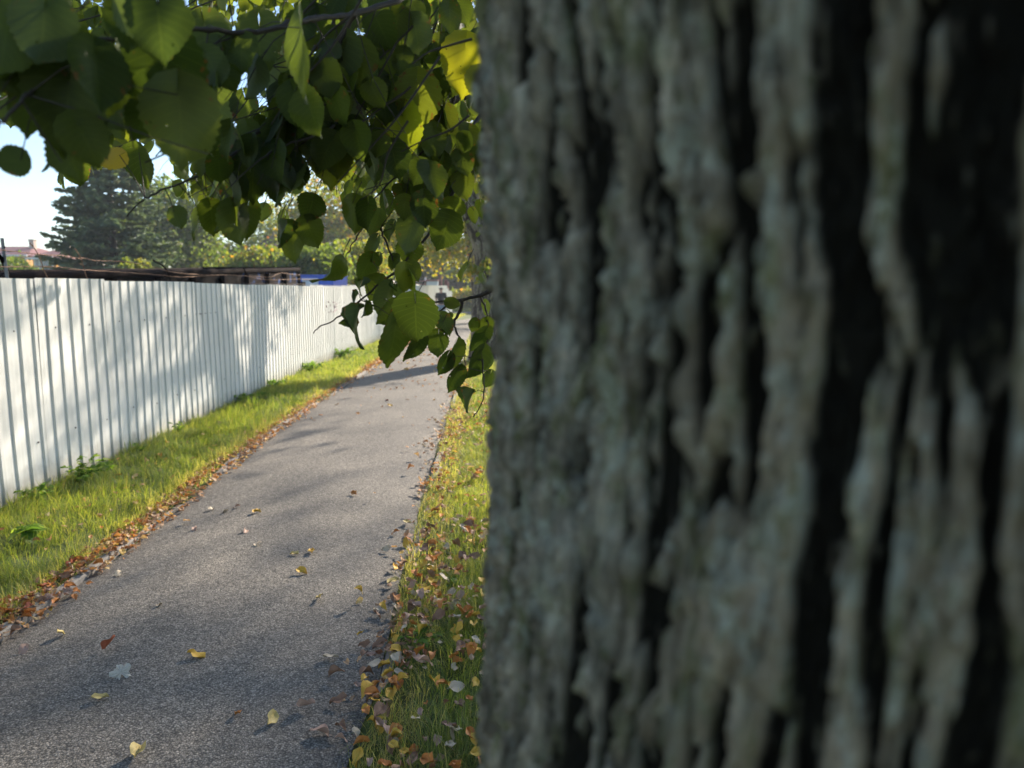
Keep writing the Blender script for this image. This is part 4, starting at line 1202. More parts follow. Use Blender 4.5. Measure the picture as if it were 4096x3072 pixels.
# hero leaves: x, y of the blade base, length, tilt of the midrib in the picture (deg, 0 = straight down, + = to the right), distance, tone 0..1 (several high ones paint sunlight into the green), facing, curled
HERO = [(355, 95, 150, 0, 1.02, 0.05, 0.1, 0),
 (385, 205, 150, -5, 1.0, 0.6, -0.2, 0),
 (30, 80, 130, 10, 0.95, 0.45, 0.3, 0),
 (60, 95, 110, -25, 0.95, 0.4, 0.9, 0),
 (150, 180, 150, -12, 0.95, 0.5, 0.2, 0),
 (205, 120, 120, 8, 0.9, 0.1, 0.8, 0),
 (270, 110, 120, 0, 1.1, 0.3, 0.9, 0),
 (550, 330, 105, -10, 1.5, 0.1, 0.1, 0),
 (585, 345, 95, 5, 1.5, 0.15, 0.6, 0),
 (500, 400, 85, 5, 1.5, 0.5, 0.8, 0),
 (600, 360, 85, 0, 1.5, 0.3, 0.7, 0),
 (640, 225, 90, 10, 1.6, 0.86, 0.2, 0),
 (715, 225, 150, -10, 1.6, 0.88, 0.2, 0),
 (700, 300, 110, 8, 1.6, 0.84, 0.5, 0),
 (835, 175, 90, 0, 1.7, 0.15, 0.2, 0),
 (870, 250, 100, 0, 1.7, 0.9, 0.2, 0),
 (900, 180, 95, -5, 1.7, 0.8, 0.3, 0),
 (1005, 105, 100, -5, 1.8, 0.94, 0.3, 0),
 (1035, 160, 60, 0, 1.8, 0.9, 0.4, 0),
 (560, 60, 110, 0, 1.4, 0.6, 0.2, 0),
 (440, 60, 120, 5, 1.3, 0.5, 0.2, 0),
 (650, 60, 150, 0, 1.2, 0.35, 0.8, 0),
 (735, 90, 90, -10, 1.5, 0.45, 0.2, 0),
 (258, 335, 45, -60, 1.5, 0.975, 0.3, 0),
 (45, 345, 60, -85, 1.0, 0.02, 0.5, 0),
 (140, 330, 75, 0, 1.9, 0.3, 0.7, 0),
 (160, 345, 55, 0, 2.2, 0.5, 0.3, 0),
 (300, 330, 75, 5, 1.6, 0.3, 0.2, 0),
 (115, 315, 60, -25, 1.1, 0.05, 0.8, 0),
 (480, 90, 90, 5, 1.5, 0.45, 0.2, 0),
 (95, 20, 120, -5, 0.9, 0.05, 0.3, 0),
 (20, 30, 130, -8, 0.9, 0.35, 0.6, 0),
 (340, 10, 120, 4, 0.9, 0.04, 0.2, 0),
 (600, 150, 90, 0, 1.6, 0.5, 0.4, 0),
 (465, 200, 90, -5, 1.7, 0.5, 0.2, 0),
 (530, 215, 70, 10, 1.7, 0.4, 0.3, 0)]
# x, y of blade base and of tip (in a 2212 wide enlargement of the photo's lower leaves), width, distance, tone, curled
HERO2 = [(1490,880,1480,1225,370,1.62,.12,0),(1330,1020,1240,1445,225,1.66,.45,0),(1370,935,1160,1050,170,1.70,.3,0),(1270,760,1190,1000,95,1.72,.55,0),(1720,1000,1790,1155,140,1.75,.08,0),(1690,1150,1680,1340,185,1.74,.2,0),
 (1530,1190,1400,1390,110,1.70,.1,0),(1760,1330,1690,1490,95,1.80,.1,0),(1830,1240,1780,1470,100,1.82,.5,0),(1850,1450,1770,1640,115,1.80,.1,0),(2050,1300,1940,1550,150,1.84,.04,0),(2080,1120,1960,1310,130,1.86,.04,0),(2110,1030,2050,1140,110,1.9,.5,0),
 (2000,1030,1970,1125,95,1.9,.4,0),(2110,1350,2040,1485,130,1.9,.05,0),(1800,970,1780,1015,45,1.86,.3,0),(1770,870,1878,895,70,1.86,.3,0),(1400,590,1390,790,145,1.74,.87,0),(1450,560,1520,690,130,1.76,.5,0),(1450,640,1500,785,90,1.75,.3,0),(1340,740,1330,825,130,1.76,.05,0),
 (1330,490,1290,600,105,1.8,.3,0),(1160,340,1090,510,120,1.74,.45,0),(1110,500,1010,690,125,1.74,.4,0),(1180,480,1140,595,95,1.78,.3,0),(1190,690,1080,865,210,1.74,.5,0),(1040,680,985,790,40,1.76,.3,1),(1050,665,1040,745,30,1.7,.02,1),(1290,680,1280,765,35,1.7,.02,1),(1000,800,925,970,65,1.68,.02,1),
 (1070,870,1040,1000,75,1.70,.08,1),(1020,930,910,1210,95,1.66,.02,1),(970,990,850,1060,60,1.68,.1,1),(860,520,720,770,120,1.6,.55,1),(570,195,650,402,215,1.6,.5,0),(450,290,440,530,215,1.62,.5,0),(380,160,320,400,165,1.64,.3,0),(330,200,370,390,75,1.58,.02,1),(960,30,975,280,175,1.66,.5,0),
 (1090,40,1090,262,190,1.64,.06,0),(1400,0,1390,165,165,1.75,.5,0),(1560,-10,1570,225,215,1.76,.08,0),(1470,200,1390,458,205,1.8,.4,0),(1450,380,1450,552,220,1.84,.3,0),(1770,170,1680,422,255,1.85,.25,0),(1820,20,1800,175,210,1.88,.5,0),(1300,210,1240,342,95,1.8,.2,0),(1180,130,1090,292,125,1.78,.4,0),
 (620,0,560,172,240,1.6,.08,0),(200,60,190,190,130,1.7,.2,0),(1990,90,2000,200,85,2.0,.45,0),(2050,30,2060,150,85,2.1,.3,0),(70,60,30,330,120,1.55,.35,0),(-60,80,-30,380,160,1.5,.5,0),(-250,60,-240,300,170,1.52,.45,0),(-330,120,-400,330,140,1.55,.35,0),(-150,20,-190,260,150,1.52,.2,0),(-560,100,-520,240,170,1.5,.5,0),(1930,560,1860,680,50,2.1,.6,0),(2060,640,2080,730,60,2.0,.7,0),(2090,880,2100,1000,70,1.95,.5,0),(2130,1480,2080,1600,110,1.85,.06,0),(1985,1640,1900,1790,75,1.8,.05,1)]
def hero_leaf(base, tipd, size, wr, tone, cur, k):
    r = random.Random(k + 77)
    Yd = np.array([[tipd[0], r.uniform(-0.25, 0.25), tipd[1]]])
    az = math.acos(max(0.05, min(1, wr))) * (1 if r.random() < 0.5 else -1)
    sg = -1 if r.random() < 0.75 else 1
    nh = np.array([[math.sin(az), math.cos(az) * sg, 0.15]])
    X, Y, Z = frames(Yd, nh)
    asp = max(1.0, wr)
    T = CURLED[k % 5] if cur else HI[k % 12]
    if asp > 1.0 or cur: X = X * (asp if not cur else 1.25)
    Lh.add(T, np.array([tuple(base)]), X, Y, Z, np.array([size]), np.array([tone]))
    b = np.array(tuple(base)); dd = np.linalg.norm(BRP - b, axis=1); j = int(np.argmin(dd))
    q = BRP[j] if dd[j] < 0.12 else b + np.array([0.02, 0.01, 0.05])
    mid = (b + q) / 2 + np.array([0, 0, 0.006])
    pet.tube([b, mid, q], [0.0009, 0.0009, 0.0012], 5, caps=False)
for k, (bx_, by_, tx_, ty_, w_, D, tone, cur) in enumerate(HERO2):
    c = 0.4702
    l = math.hypot(tx_ - bx_, ty_ - by_)
    base = pt(960 + bx_ * c, 800 + by_ * c, D)
    hero_leaf(base, ((tx_ - bx_) / l, -(ty_ - by_) / l), l * c / FPX * D * 1.03, w_ / l / 1.0, tone, cur, k + 200)
for k, (x, y, ln, tilt, D, tone, face, cur) in enumerate(HERO):
    r = random.Random(k + 77)
    base = pt(x * KD, y * KD, D)
    size = ln * KD / FPX * base.y * 1.02
    t = R(tilt)
    Yd = np.array([[math.sin(t), r.uniform(-0.25, 0.25), -math.cos(t)]])
    az = face * 1.35 * (1 if r.random() < 0.5 else -1)
    nh = np.array([[math.sin(az), -math.cos(az) * (1 if r.random() < 0.75 else -1), 0.15]])
    X, Y, Z = frames(Yd, nh)
    T = CURLED[k % 5] if cur else HI[k % 12]
    Lh.add(T, np.array([tuple(base)]), X, Y, Z, np.array([size]), np.array([tone]))
    # stalk up to the nearest branch
    b = np.array(tuple(base)); dd = np.linalg.norm(BRP - b, axis=1); j = int(np.argmin(dd))
    q = BRP[j] if dd[j] < 0.16 else b + np.array([0.02, 0.01, 0.05])
    mid = (b + q) / 2 + np.array([0, 0, 0.006])
    pet.tube([b, mid, q], [0.0009, 0.0009, 0.0012], 5, caps=False)
Lh.obj('crown', M['linden'], near)
Lm.obj('outer_crown', M['linden_mid'], near)
tw.obj('twigs', M['twig'], near, smooth=True)  # the leaf stalks are merged into this mesh as well

# ------------------------------------------------------------------ other trees
def clumpy(center, rad, nclump, per, leaf, csize, m, templates=LO, seed=0, flat=1.0, hang=0.45, rb=(0.0, 0.86), keep=None):
    """leaf clumps spread through an uneven ellipsoid; returns Leaves"""
    g_ = np.random.default_rng(seed); L = Leaves()
    d = norm(g_.normal(0, 1, (nclump, 3))); rr_ = g_.random(nclump) ** 0.42
    lump = 1 + 0.25 * np.sin(d[:, 0] * 4 + seed) * np.cos(d[:, 1] * 5 + seed * 2) + 0.12 * np.sin(d[:, 2] * 9)
    C = np.array(center) + d * rr_[:, None] * lump[:, None] * np.array(rad)
    tone = g_.random(nclump)
    P = C[:, None, :] + g_.normal(0, csize, (nclump, per, 3)) * np.array([1, 1, 0.7 * flat])
    rnd = np.clip(tone[:, None] * 0.55 + g_.random((nclump, per)) * 0.5, 0, 1) * (rb[1] - rb[0]) + rb[0]
    hot = g_.random((nclump, per)) < 0.04; rnd = np.where(hot, 0.95 + 0.05 * g_.random((nclump, per)), rnd)
    P = P.reshape(-1, 3); rnd = rnd.ravel()
    if keep is not None:
        k = keep(P); P = P[k]; rnd = rnd[k]
    scatter(L, templates, P, leaf * g_.uniform(0.6, 1.25, len(P)), rnd, hang=hang, g=g_)
    return L, C
def limbs(mb, base, tips, r0, rngseed=0, thin=0.012):
    r = random.Random(rngseed)
    for t in tips:
        pts = []
        a = Vector(base); b = Vector(t)
        for i in range(7):
            q = i / 6; p = a.lerp(b, q); p.z += 0.12 * (b - a).length * math.sin(PI * q) * 0.6
            p += Vector((r.gauss(0, 1), r.gauss(0, 1), r.gauss(0, 1))) * 0.05 * (b - a).length * math.sin(PI * q) * 0.5
            pts.append(p)
        mb.tube(pts, [r0 * (1 - q / 6) ** 1.1 + thin * 0.6 for q in range(7)], 6)
GROUP_R = 'trees along the right of the path'
# second tree: trunk just right of the path, leaning limbs
t2 = empty('linden_tree', (-0.50, 16.5, 0), 'second tree with forked grey trunk seen between the path and the big blurred trunk', 'tree', GROUP_R)
bark_tube('trunk', [(-0.50, 16.5, -0.1), (-0.52, 16.5, 0.4), (-0.50, 16.5, 1.3), (-0.42, 16.5, 2.1), (-0.50, 16.5, 2.7)], [0.56, 0.45, 0.43, 0.42, 0.42], t2, M['bark'], 220, rows=np.arange(0, 2.85, 0.02), depth=0.03, cw=0.06, chh=0.3, seed=9)
bark_tube('limb', [(-0.52, 16.5, 2.5), (-0.78, 16.45, 3.1), (-1.1, 16.3, 3.9), (-1.6, 16.1, 5.2), (-1.9, 16, 7.4)], [0.37, 0.28, 0.25, 0.2, 0.1], t2, M['bark'], 120, depth=0.025, cw=0.06, chh=0.3, seed=12)
bark_tube('limb', [(-0.45, 16.5, 2.5), (-0.25, 16.55, 3.3), (0.1, 16.8, 4.5), (0.7, 17.1, 6.8), (0.9, 17.2, 9.0)], [0.38, 0.30, 0.26, 0.2, 0.08], t2, M['bark'], 120, depth=0.025, cw=0.06, chh=0.3, seed=13)
mb = MB()
limbs(mb, (-1.2, 16.2, 4.3), [(-3.2, 13.6, 5.4), (-4.2, 16.5, 6.0), (-2.4, 12.2, 4.6), (-3.4, 19, 6.6), (-0.8, 12.6, 5.0)], 0.09, 1)
limbs(mb, (0.3, 16.9, 5.0), [(2.6, 14.2, 6.0), (3.6, 17.6, 7.0), (1.2, 20.2, 7.2), (1.4, 13.0, 5.2)], 0.09, 2)
mb.obj('boughs', M['twig'], t2)
def keep_t2(P):
    px, py, dep = proj(P)
    lim = np.interp(px, [900, 1100, 1250, 1400, 1550, 1700, 1850, 2000], [500, 620, 760, 900, 920, 930, 900, 1000])
    return ~((dep > 0) & (py > lim)) & (P[:, 2] > 2.6)
L, C = clumpy((-0.9, 16.2, 7.0), (4.4, 4.6, 3.9), 340, 42, 0.085, 0.30, 'linden_mid', seed=5, keep=keep_t2)
L.obj('crown', M['linden_mid'], t2)
# small leafy sucker shoots on the second trunk
L = Leaves(); A = []
for (x, y) in [(1880, 1060), (1905, 1075), (1930, 1060), (1950, 1040), (1920, 1110), (1895, 1090), (1960, 1070)]:
    p = pt(x, y, 15.6)
    for q in range(14): A.append((p.x + random.gauss(0, .06), p.y + random.gauss(0, .06), p.z + random.gauss(0, .06)))
A = np.array(A); scatter(L, LO, A, np.full(len(A), 0.09), rng.uniform(0.2, 0.95, len(A)), hang=0.5)
L.obj('trunk_shoots', M['yellowing'], t2)

t3 = empty('linden_tree', (-1.55, 36.0, 0), 'third tree with slim yellowish trunk partly behind the forked trunk', 'tree', GROUP_R)
bark_tube('trunk', [(-1.55, 36, -0.1), (-1.6, 36, 1.5), (-1.8, 36, 3.0), (-1.9, 36, 5.0), (-1.7, 36, 8)], [0.50, 0.42, 0.40, 0.34, 0.2], t3, M['bark'], 60, rows=np.arange(0, 8, 0.08), depth=0.03, cw=0.09, chh=0.4, seed=19)
mb = MB(); limbs(mb, (-1.9, 36, 4.2), [(-5.4, 33.5, 5.6), (-3.2, 31, 4.8), (-4.6, 38, 7), (1, 33, 6), (0.5, 39, 8)], 0.10, 3); mb.obj('boughs', M['twig'], t3)
def keep_t3(P):
    px, py, dep = proj(P); lim = np.interp(px, [1350, 1500, 1600, 1700, 1780, 1850, 1950], [900, 960, 1040, 1105, 1110, 1130, 1120])
    return ~(py > lim)
L, C = clumpy((-2.6, 35.5, 6.0), (4.8, 4.6, 4.4), 520, 40, 0.13, 0.36, 'yellowing', seed=15, rb=(0.25, 0.92), keep=keep_t3)
L.obj('crown', M['yellowing'], t3)

# unseen tree right of the path, added to throw soft shade on the asphalt
def shade_tree(x, y, h, cz, rad, n, per, label, seed, leaf=0.10, r0=0.28):
    t = empty('linden_tree', (x, y, 0), label, 'tree', GROUP_R)
    bark_tube('trunk', [(x, y, -0.1), (x + .05, y, h * .3), (x - .05, y, h * .6), (x, y, h)], [r0 * 1.3, r0, r0 * .8, r0 * .25], t, M['bark'], 48, rows=np.arange(0, h, 0.1), depth=0.03, cw=0.09, chh=0.35, seed=seed)
    rr_ = random.Random(seed)
    tips = [(x + rad[0] * .8 * math.cos(a), y + rad[1] * .8 * math.sin(a), cz + rr_.uniform(-.3, .6) * rad[2]) for a in np.linspace(0, 5.6, 8)]
    mb = MB(); limbs(mb, (x, y, cz - rad[2] * .7), tips, r0 * .4, seed); mb.obj('boughs', M['twig'], t)
    L, C = clumpy((x, y, cz), rad, n, per, leaf, 0.34, 'linden_mid', seed=seed); L.obj('crown', M['linden_mid'], t)
shade_tree(9.0, 18.0, 11.5, 9.5, (4.6, 3.2, 1.4), 180, 36, 'unseen linden added behind the big trunk to shade the near path', 31)

# ------------------------------------------------------------------ spruce
def spruce(x, y, h, rbase, label, seed):
    r = random.Random(seed); g_ = np.random.default_rng(seed)
    root = empty('spruce_tree', (x, y, 0), label, 'tree')
    mb = MB(); mb.tube([(x, y, 0), (x, y, h * .5), (x, y, h)], [0.22, 0.13, 0.02], 10); mb.obj('trunk', M['twig'], root)
    bm_ = MB(); Ps = []; Ds = []; Ss = []; Rn = []
    z = 0.5
    while z < h * 0.985:
        f = 1 - z / h
        ln = rbase * f ** 0.82 * 1.05
        for k in range(9):
            a = r.uniform(0, 2 * PI); l = ln * r.uniform(0.72, 1.18) + 0.12
            tone = r.random()
            pts = []
            for i in range(9):
                t = i / 8
                pz = z + l * (0.10 * t - 0.42 * t * t + 0.34 * t ** 3 + 0.10 * t * f)
                pts.append(Vector((x + math.cos(a) * l * t, y + math.sin(a) * l * t, pz)))
            bm_.tube(pts[:7], [0.018 * (1 - i / 8) + 0.004 for i in range(7)], 3, caps=False)
            ns_ = int(6 + l * 17)
            for q in range(ns_):
                t = r.uniform(0.12, 1) ** 0.8; i = min(7, int(t * 8)); p = pts[i].lerp(pts[i + 1], t * 8 - i)
                side = 1 if r.random() < .5 else -1
                sl = l * 0.30 * (1.15 - t) + 0.10
                sd_ = Vector((-math.sin(a) * side, math.cos(a) * side, -0.25)) + Vector((math.cos(a), math.sin(a), 0)) * 0.75
                sd_.normalize()
                for e in range(3):
                    tt = e / 3
                    c = p + sd_ * sl * tt
                    Ps.append(tuple(c)); Ds.append(tuple(sd_ + Vector((r.gauss(0, .35), r.gauss(0, .35), r.gauss(0, .3))))); Ss.append(0.17 * r.uniform(.7, 1.25)); 
                    Rn.append(min(1, max(0, tone * 0.35 + r.random() * 0.35 + 0.30 * t * tt + (0.25 if t > .85 else 0))))
        z += 0.20 + 0.12 * (1 - f)
    bm_.obj('branches', M['twig'], root)
    Ps = np.array(Ps); Ds = np.array(Ds); Ss = np.array(Ss); Rn = np.array(Rn); k = len(Ps)
    X, Y, Z = frames(Ds, g_.normal(0, 1, (k, 3)) + np.array([0, 0, .8]))
    # a needle spray: narrow toothed blade
    tv = []; tu = []; tf = []
    for i in range(5):
        t = i / 4; w = [0.10, 0.26, 0.15, 0.20, 0.0][i]
        for j, c in enumerate((-1, 0, 1)): tv.append((c * w, t * 1.0 - abs(c) * (-0.12), -0.1 * abs(c))); tu.append((c, t))
    for i in range(4):
        for j in range(2): a = i * 3 + j; tf.append((a, a + 1, a + 4, a + 3))
    L = Leaves(); L.add((np.array(tv), np.array(tu), np.array(tf)), Ps, X, Y, Z, Ss * 1.15, Rn)
    X2 = Z; L.add((np.array(tv), np.array(tu), np.array(tf)), Ps, X2, Y, X, Ss, Rn)
    L.obj('crown', M['spruce'], root)
sp_ = pt(455, 1000, 32)
spruce(sp_.x, 32, 10.4, 2.95, 'tall dark blue green spruce rising behind the fence on the left', 4)

# ------------------------------------------------------------------ deciduous trees and bushes behind the fence
GB = 'trees and bushes behind the fence'
def bg_tree(px, D, top, bot, halfw, label, m, seed, leaf=0.14, n=160, per=34, cs=0.34, name='leafy_tree', rb=(0, .9), group=GB, r0=0.12):
    c = pt(px, (top + bot) / 2, D); a = pt(px, top, D); b = pt(px, bot, D)
    rz = (a.z - max(b.z, 0.2)) / 2; cz = (a.z + max(b.z, 0.2)) / 2; rx = halfw * D / FPX
    t = empty(name, (c.x, D, 0), label, 'tree' if 'tree' in name else 'bush', group)
    mb = MB(); mb.tube([(c.x, D, -0.1), (c.x + .05, D, cz * .6), (c.x, D, cz)], [r0 * 1.3, r0, r0 * .6], 8)
    mb.obj('trunk', M['twig'], t)
    rr_ = random.Random(seed); mb = MB()
    limbs(mb, (c.x, D, max(0.3, cz - rz * .8)), [(c.x + rx * .8 * math.cos(q), D + rx * .6 * math.sin(q), cz + rz * rr_.uniform(-.2, .8)) for q in np.linspace(0, 5.5, 7)], r0 * .6, seed); mb.obj('boughs', M['twig'], t)
    L, C = clumpy((c.x, D, cz), (rx, max(1.2, rx * .8), rz), n, per, leaf, cs, m, seed=seed, rb=rb)
    L.obj('crown', M[m], t)
bg_tree(66, 45, 1042, 1150, 70, 'green bush behind the fence left of the spruce, in front of the orange house', 'bush', 51, name='leafy_bush', n=110, leaf=.13, cs=.2)
bg_tree(720, 44, 730, 1120, 190, 'light green round tree right of the spruce', 'bush', 52, n=300, per=40, leaf=.17, cs=.42)
bg_tree(548, 27, 1028, 1120, 36, 'small pale green bush tip in front of the spruce', 'bush', 53, name='leafy_bush', n=46, per=22, leaf=.07, cs=.05, rb=(.5, 1), r0=.04)
bg_tree(905, 52, 960, 1120, 150, 'yellow green bush left of the purple roof', 'yellowing', 54, name='leafy_bush', n=170, leaf=.18)
bg_tree(1060, 40, 1010, 1120, 150, 'yellowish bush in front of the purple roof', 'yellowing', 55, name='leafy_bush', n=190, leaf=.15)
bg_tree(1250, 38, 1000, 1130, 140, 'bush with yellow green leaves above the blue cabin', 'bush', 56, name='leafy_bush', n=190, leaf=.15)
bg_tree(1420, 42, 985, 1140, 150, 'yellow green bush behind the fence right of the blue cabin', 'yellowing', 57, name='leafy_bush', n=190, leaf=.15)
bg_tree(1330, 60, 700, 1060, 260, 'tall loose tree with reddish and green leaves against the sky', 'yellowing', 58, n=330, per=34, leaf=.19, cs=.6, rb=(.1, 1))
bg_tree(1080, 70, 830, 1060, 170, 'thin airy tree beside the purple roof against the sky', 'bush', 59, n=130, per=26, leaf=.22, cs=.6)
bg_tree(1620, 66, 880, 1140, 220, 'broad dark green tree behind the far end of the fence', 'darkleaf', 60, n=260, per=40, leaf=.26, cs=.6)
bg_tree(1860, 74, 980, 1190, 200, 'dark green tree beyond the end of the path', 'darkleaf', 61, n=260, per=40, leaf=.28, cs=.6)
bg_tree(2060, 60, 1000, 1210, 130, 'shaded green tree beyond the path, behind the forked trunk', 'darkleaf', 66, n=160, per=40, leaf=.28, cs=.6)
bg_tree(1850, 60, 1170, 1245, 75, 'low yellow green bush at the end of the path', 'yellowing', 62, name='leafy_bush', n=120, per=34, leaf=.16, cs=.3)
bg_tree(1925, 62, 1165, 1245, 75, 'low sunlit bush behind the third trunk', 'yellowing', 63, name='leafy_bush', n=120, per=34, leaf=.16, cs=.3)
bg_tree(470, 58, 860, 1120, 160, 'green tree directly behind the spruce', 'bush', 64, n=180, per=34, leaf=.2, cs=.5)
bg_tree(1500, 90, 900, 1120, 260, 'far green tree filling the gap above the fence end', 'bush', 65, n=220, per=36, leaf=.34, cs=.8)

# ------------------------------------------------------------------ houses
def house(px0, px1, D, eave, ridge, label, wall, roofc, seed, wins, depth=9, hip=True, chimneys=(), skylight=None):
    a = pt(px0, eave, D); b = pt(px1, eave, D); zr = pt(px0, ridge, D + (depth / 2)).z; ze = a.z
    W = b.x - a.x; cx = (a.x + b.x) / 2; cy = D + depth / 2
    root = empty('house', (cx, cy, 0), label, 'house', 'houses behind the trees')
    wm = simple('house_wall', wall, 0.9, 0.1, 2, bmp=0.1); rm = simple('roof_tile', roofc, 0.8, 0.3, 3, bmp=0.3, bscale=12, bdist=0.05)
    wh = simple('window_frame', (0.75, 0.75, 0.74), 0.5, 0.05, 2, bmp=0); gl = simple('window_glass', (0.16, 0.19, 0.22), 0.15, 0.1, 2, bmp=0)
    mb = MB(); mb.box((cx, cy, ze / 2), (W, depth, ze)); mb.obj('wall', wm, root)
    o_ = 0.45; i_ = W * 0.26 if hip else 0
    v = [(a.x - o_, D - o_, ze), (b.x + o_, D - o_, ze), (b.x + o_, D + depth + o_, ze), (a.x - o_, D + depth + o_, ze), (a.x + i_, cy, zr), (b.x - i_, cy, zr)]
    v2 = [(p[0], p[1], p[2] + 0.002) for p in v]
    mb = MB(); mb.add(v2, [(0, 1, 5, 4), (2, 3, 4, 5), (1, 2, 5), (3, 0, 4), (3, 2, 1, 0)]); rf = mb.obj('roof', rm, root)
    mb = MB(); mb.box((cx, D - o_ - 0.07, ze - 0.02), (W + 2 * o_, 0.13, 0.16)); mb.obj('gutter', wh, root)
    for (fx, fz) in chimneys:
        mb = MB(); c = (a.x + W * fx, cy - 0.8, zr + fz * 0.5 - 0.25); mb.box(c, (0.6, 0.6, 1.1 + fz)); mb.box((c[0], c[1], c[2] + 0.55 + fz / 2 + 0.05), (0.75, 0.75, 0.12)); mb.obj('chimney', simple('chimney_plaster', (0.42, 0.33, 0.28), 0.9, bmp=0.1), rf)
    for (px, py, w_, h_) in wins:
        p = pt(px, py, D)
        f = MB(); f.box((p.x, D - 0.02, p.z), (w_ + 0.16, 0.06, h_ + 0.16)); fo = f.obj('window', wh, root)
        g2 = MB(); g2.box((p.x - w_ * .26, D - 0.055, p.z), (w_ * .42, 0.02, h_)); g2.box((p.x + w_ * .26, D - 0.055, p.z), (w_ * .42, 0.02, h_)); g2.obj('pane', gl, fo)
    return root
house(-160, 105, 85, 1022, 986, 'orange house with dark red hipped roof and chimney at the far left', (0.55, 0.29, 0.09), (0.19, 0.075, 0.075), 1, [(20, 1060, 1.0, 1.4)], chimneys=((0.80, 0.4),))
house(130, 222, 74, 1034, 1000, 'orange house with small white windows beside the spruce', (0.68, 0.33, 0.07), (0.20, 0.08, 0.07), 2, [(158, 1053, .9, 1.4), (195, 1056, .8, 1.4)], depth=7, hip=False)
house(168, 330, 98, 1034, 996, 'house with brownish red gabled roof behind the orange one', (0.55, 0.45, 0.40), (0.20, 0.10, 0.09), 3, [(330, 1060, 1, 1.4)], chimneys=((0.25, 0.5),), hip=True)
house(985, 1160, 66, 1020, 945, 'house with a steep purplish brown roof behind the bushes', (0.5, 0.5, 0.52), (0.16, 0.095, 0.115), 4, [(1010, 1040, 1, 1.3)], depth=8, chimneys=((0.35, 0.2),))

# ------------------------------------------------------------------ columns, box and lamp by the distant fence
def far_things():
    brown = simple('brown_column', (0.14, 0.055, 0.05), 0.8, 0.3, 5, bmp=0.2); pink = simple('faded_red', (0.42, 0.19, 0.16), 0.7, 0.2, 5, bmp=0)
    white = simple('white_box', (0.72, 0.72, 0.72), 0.6, 0.05, 3, bmp=0)
    for (x0, x1, y0, D, lab) in [(1753, 1764, 1080, 51.5, 'thick rusty brown post beside the white box, left one'), (1778, 1790, 1122, 51.8, 'thick rusty brown post behind the walking person, right one')]:
        a = pt(x0, y0, D); b = pt(x1, y0, D); r_ = (b.x - a.x) / 2
        root = empty('steel_post', ((a.x + b.x) / 2, D, 0), lab, 'post', 'rusty posts at the end of the fence')
        mb = MB(); mb.tube([((a.x + b.x) / 2, D, -0.05), ((a.x + b.x) / 2, D, a.z)], r_, 14); mb.tube([((a.x + b.x) / 2, D, a.z), ((a.x + b.x) / 2, D, a.z + .06)], r_ * 1.2, 14); mb.obj('shaft', brown, root)
        mb = MB(); mb.tube([((a.x + b.x) / 2 + r_ + .05, D - .02, 0), ((a.x + b.x) / 2 + r_ + .05, D - .02, a.z - .1)], 0.045, 8); mb.obj('pipe', pink, root)
    a = pt(1705, 1125, 50.6); b = pt(1750, 1144, 50.6)
    root = empty('white_container', ((a.x + b.x) / 2, 51.2, 0), 'white container with faded red top edge above the far end of the fence', 'container')
    mb = MB(); mb.box(((a.x + b.x) / 2, 51.4, a.z / 2), (b.x - a.x, 1.2, a.z)); mb.obj('body', white, root)
    mb = MB(); mb.box(((a.x + b.x) / 2, 51.4, a.z + 0.06), (b.x - a.x + 0.08, 1.3, 0.11)); mb.obj('rim', pink, root)
    for z_ in (1124, 1136):
        A = pt(1640, z_, 51.5); B = pt(1706, z_ + 2, 51.5)
    root = empty('pipe_railing', (pt(1640, 1125, 51.6).x, 51.6, 0), 'thin rusty double pipe railing left of the white container', 'railing')
    for z_ in (1124, 1136):
        mb = MB(); mb.tube([pt(1600, z_ - 1, 51.6), pt(1706, z_ + 1, 51.6)], 0.035, 6); mb.obj('rail', pink, root)
    for x_ in (1605, 1655, 1700):
        p = pt(x_, 1122, 51.62); mb = MB(); mb.tube([(p.x, 51.62, 0), (p.x, 51.62, p.z)], 0.03, 6); mb.obj('upright', pink, root)
    root = empty('lamp_post', (pt(1682, 1160, 52).x, 52, 0), 'small grey leaning lamp post above the far end of the fence', 'lamp post')
    mb = MB(); mb.tube([(pt(1682, 1160, 52).x, 52, 0), pt(1689, 1140, 52), pt(1699, 1118, 52)], 0.06, 8); mb.obj('pole', M['galv'], root)
    mb = MB(); mb.box(pt(1702, 1117, 52), (0.12, 0.12, 0.25)); mb.obj('lamp_head', white, root)
far_things()

# ------------------------------------------------------------------ person
def skin_mesh(name, joints, edges, radii, root, m, parent, sub=2):
    me = bpy.data.meshes.new(name); me.from_pydata(joints, edges, [])
    o = bpy.data.objects.new(name, me); scene.collection.objects.link(o)
    md = o.modifiers.new('skin', 'SKIN'); md.use_smooth_shade = True
    for i, r_ in enumerate(radii):
        v = me.skin_vertices[0].data[i]; v.radius = r_ if hasattr(r_, '__len__') else (r_, r_); v.use_root = i == root
    s = o.modifiers.new('sub', 'SUBSURF'); s.levels = sub; s.render_levels = sub
    dg = bpy.context.evaluated_depsgraph_get(); ev = o.evaluated_get(dg); nm = bpy.data.meshes.new_from_object(ev)
    o.modifiers.clear(); o.data = nm; bpy.data.meshes.remove(me)
    nm.materials.clear(); nm.materials.append(m); nm.polygons.foreach_set('use_smooth', [True] * len(nm.polygons)); o.name = name
    o.parent = parent
    return o
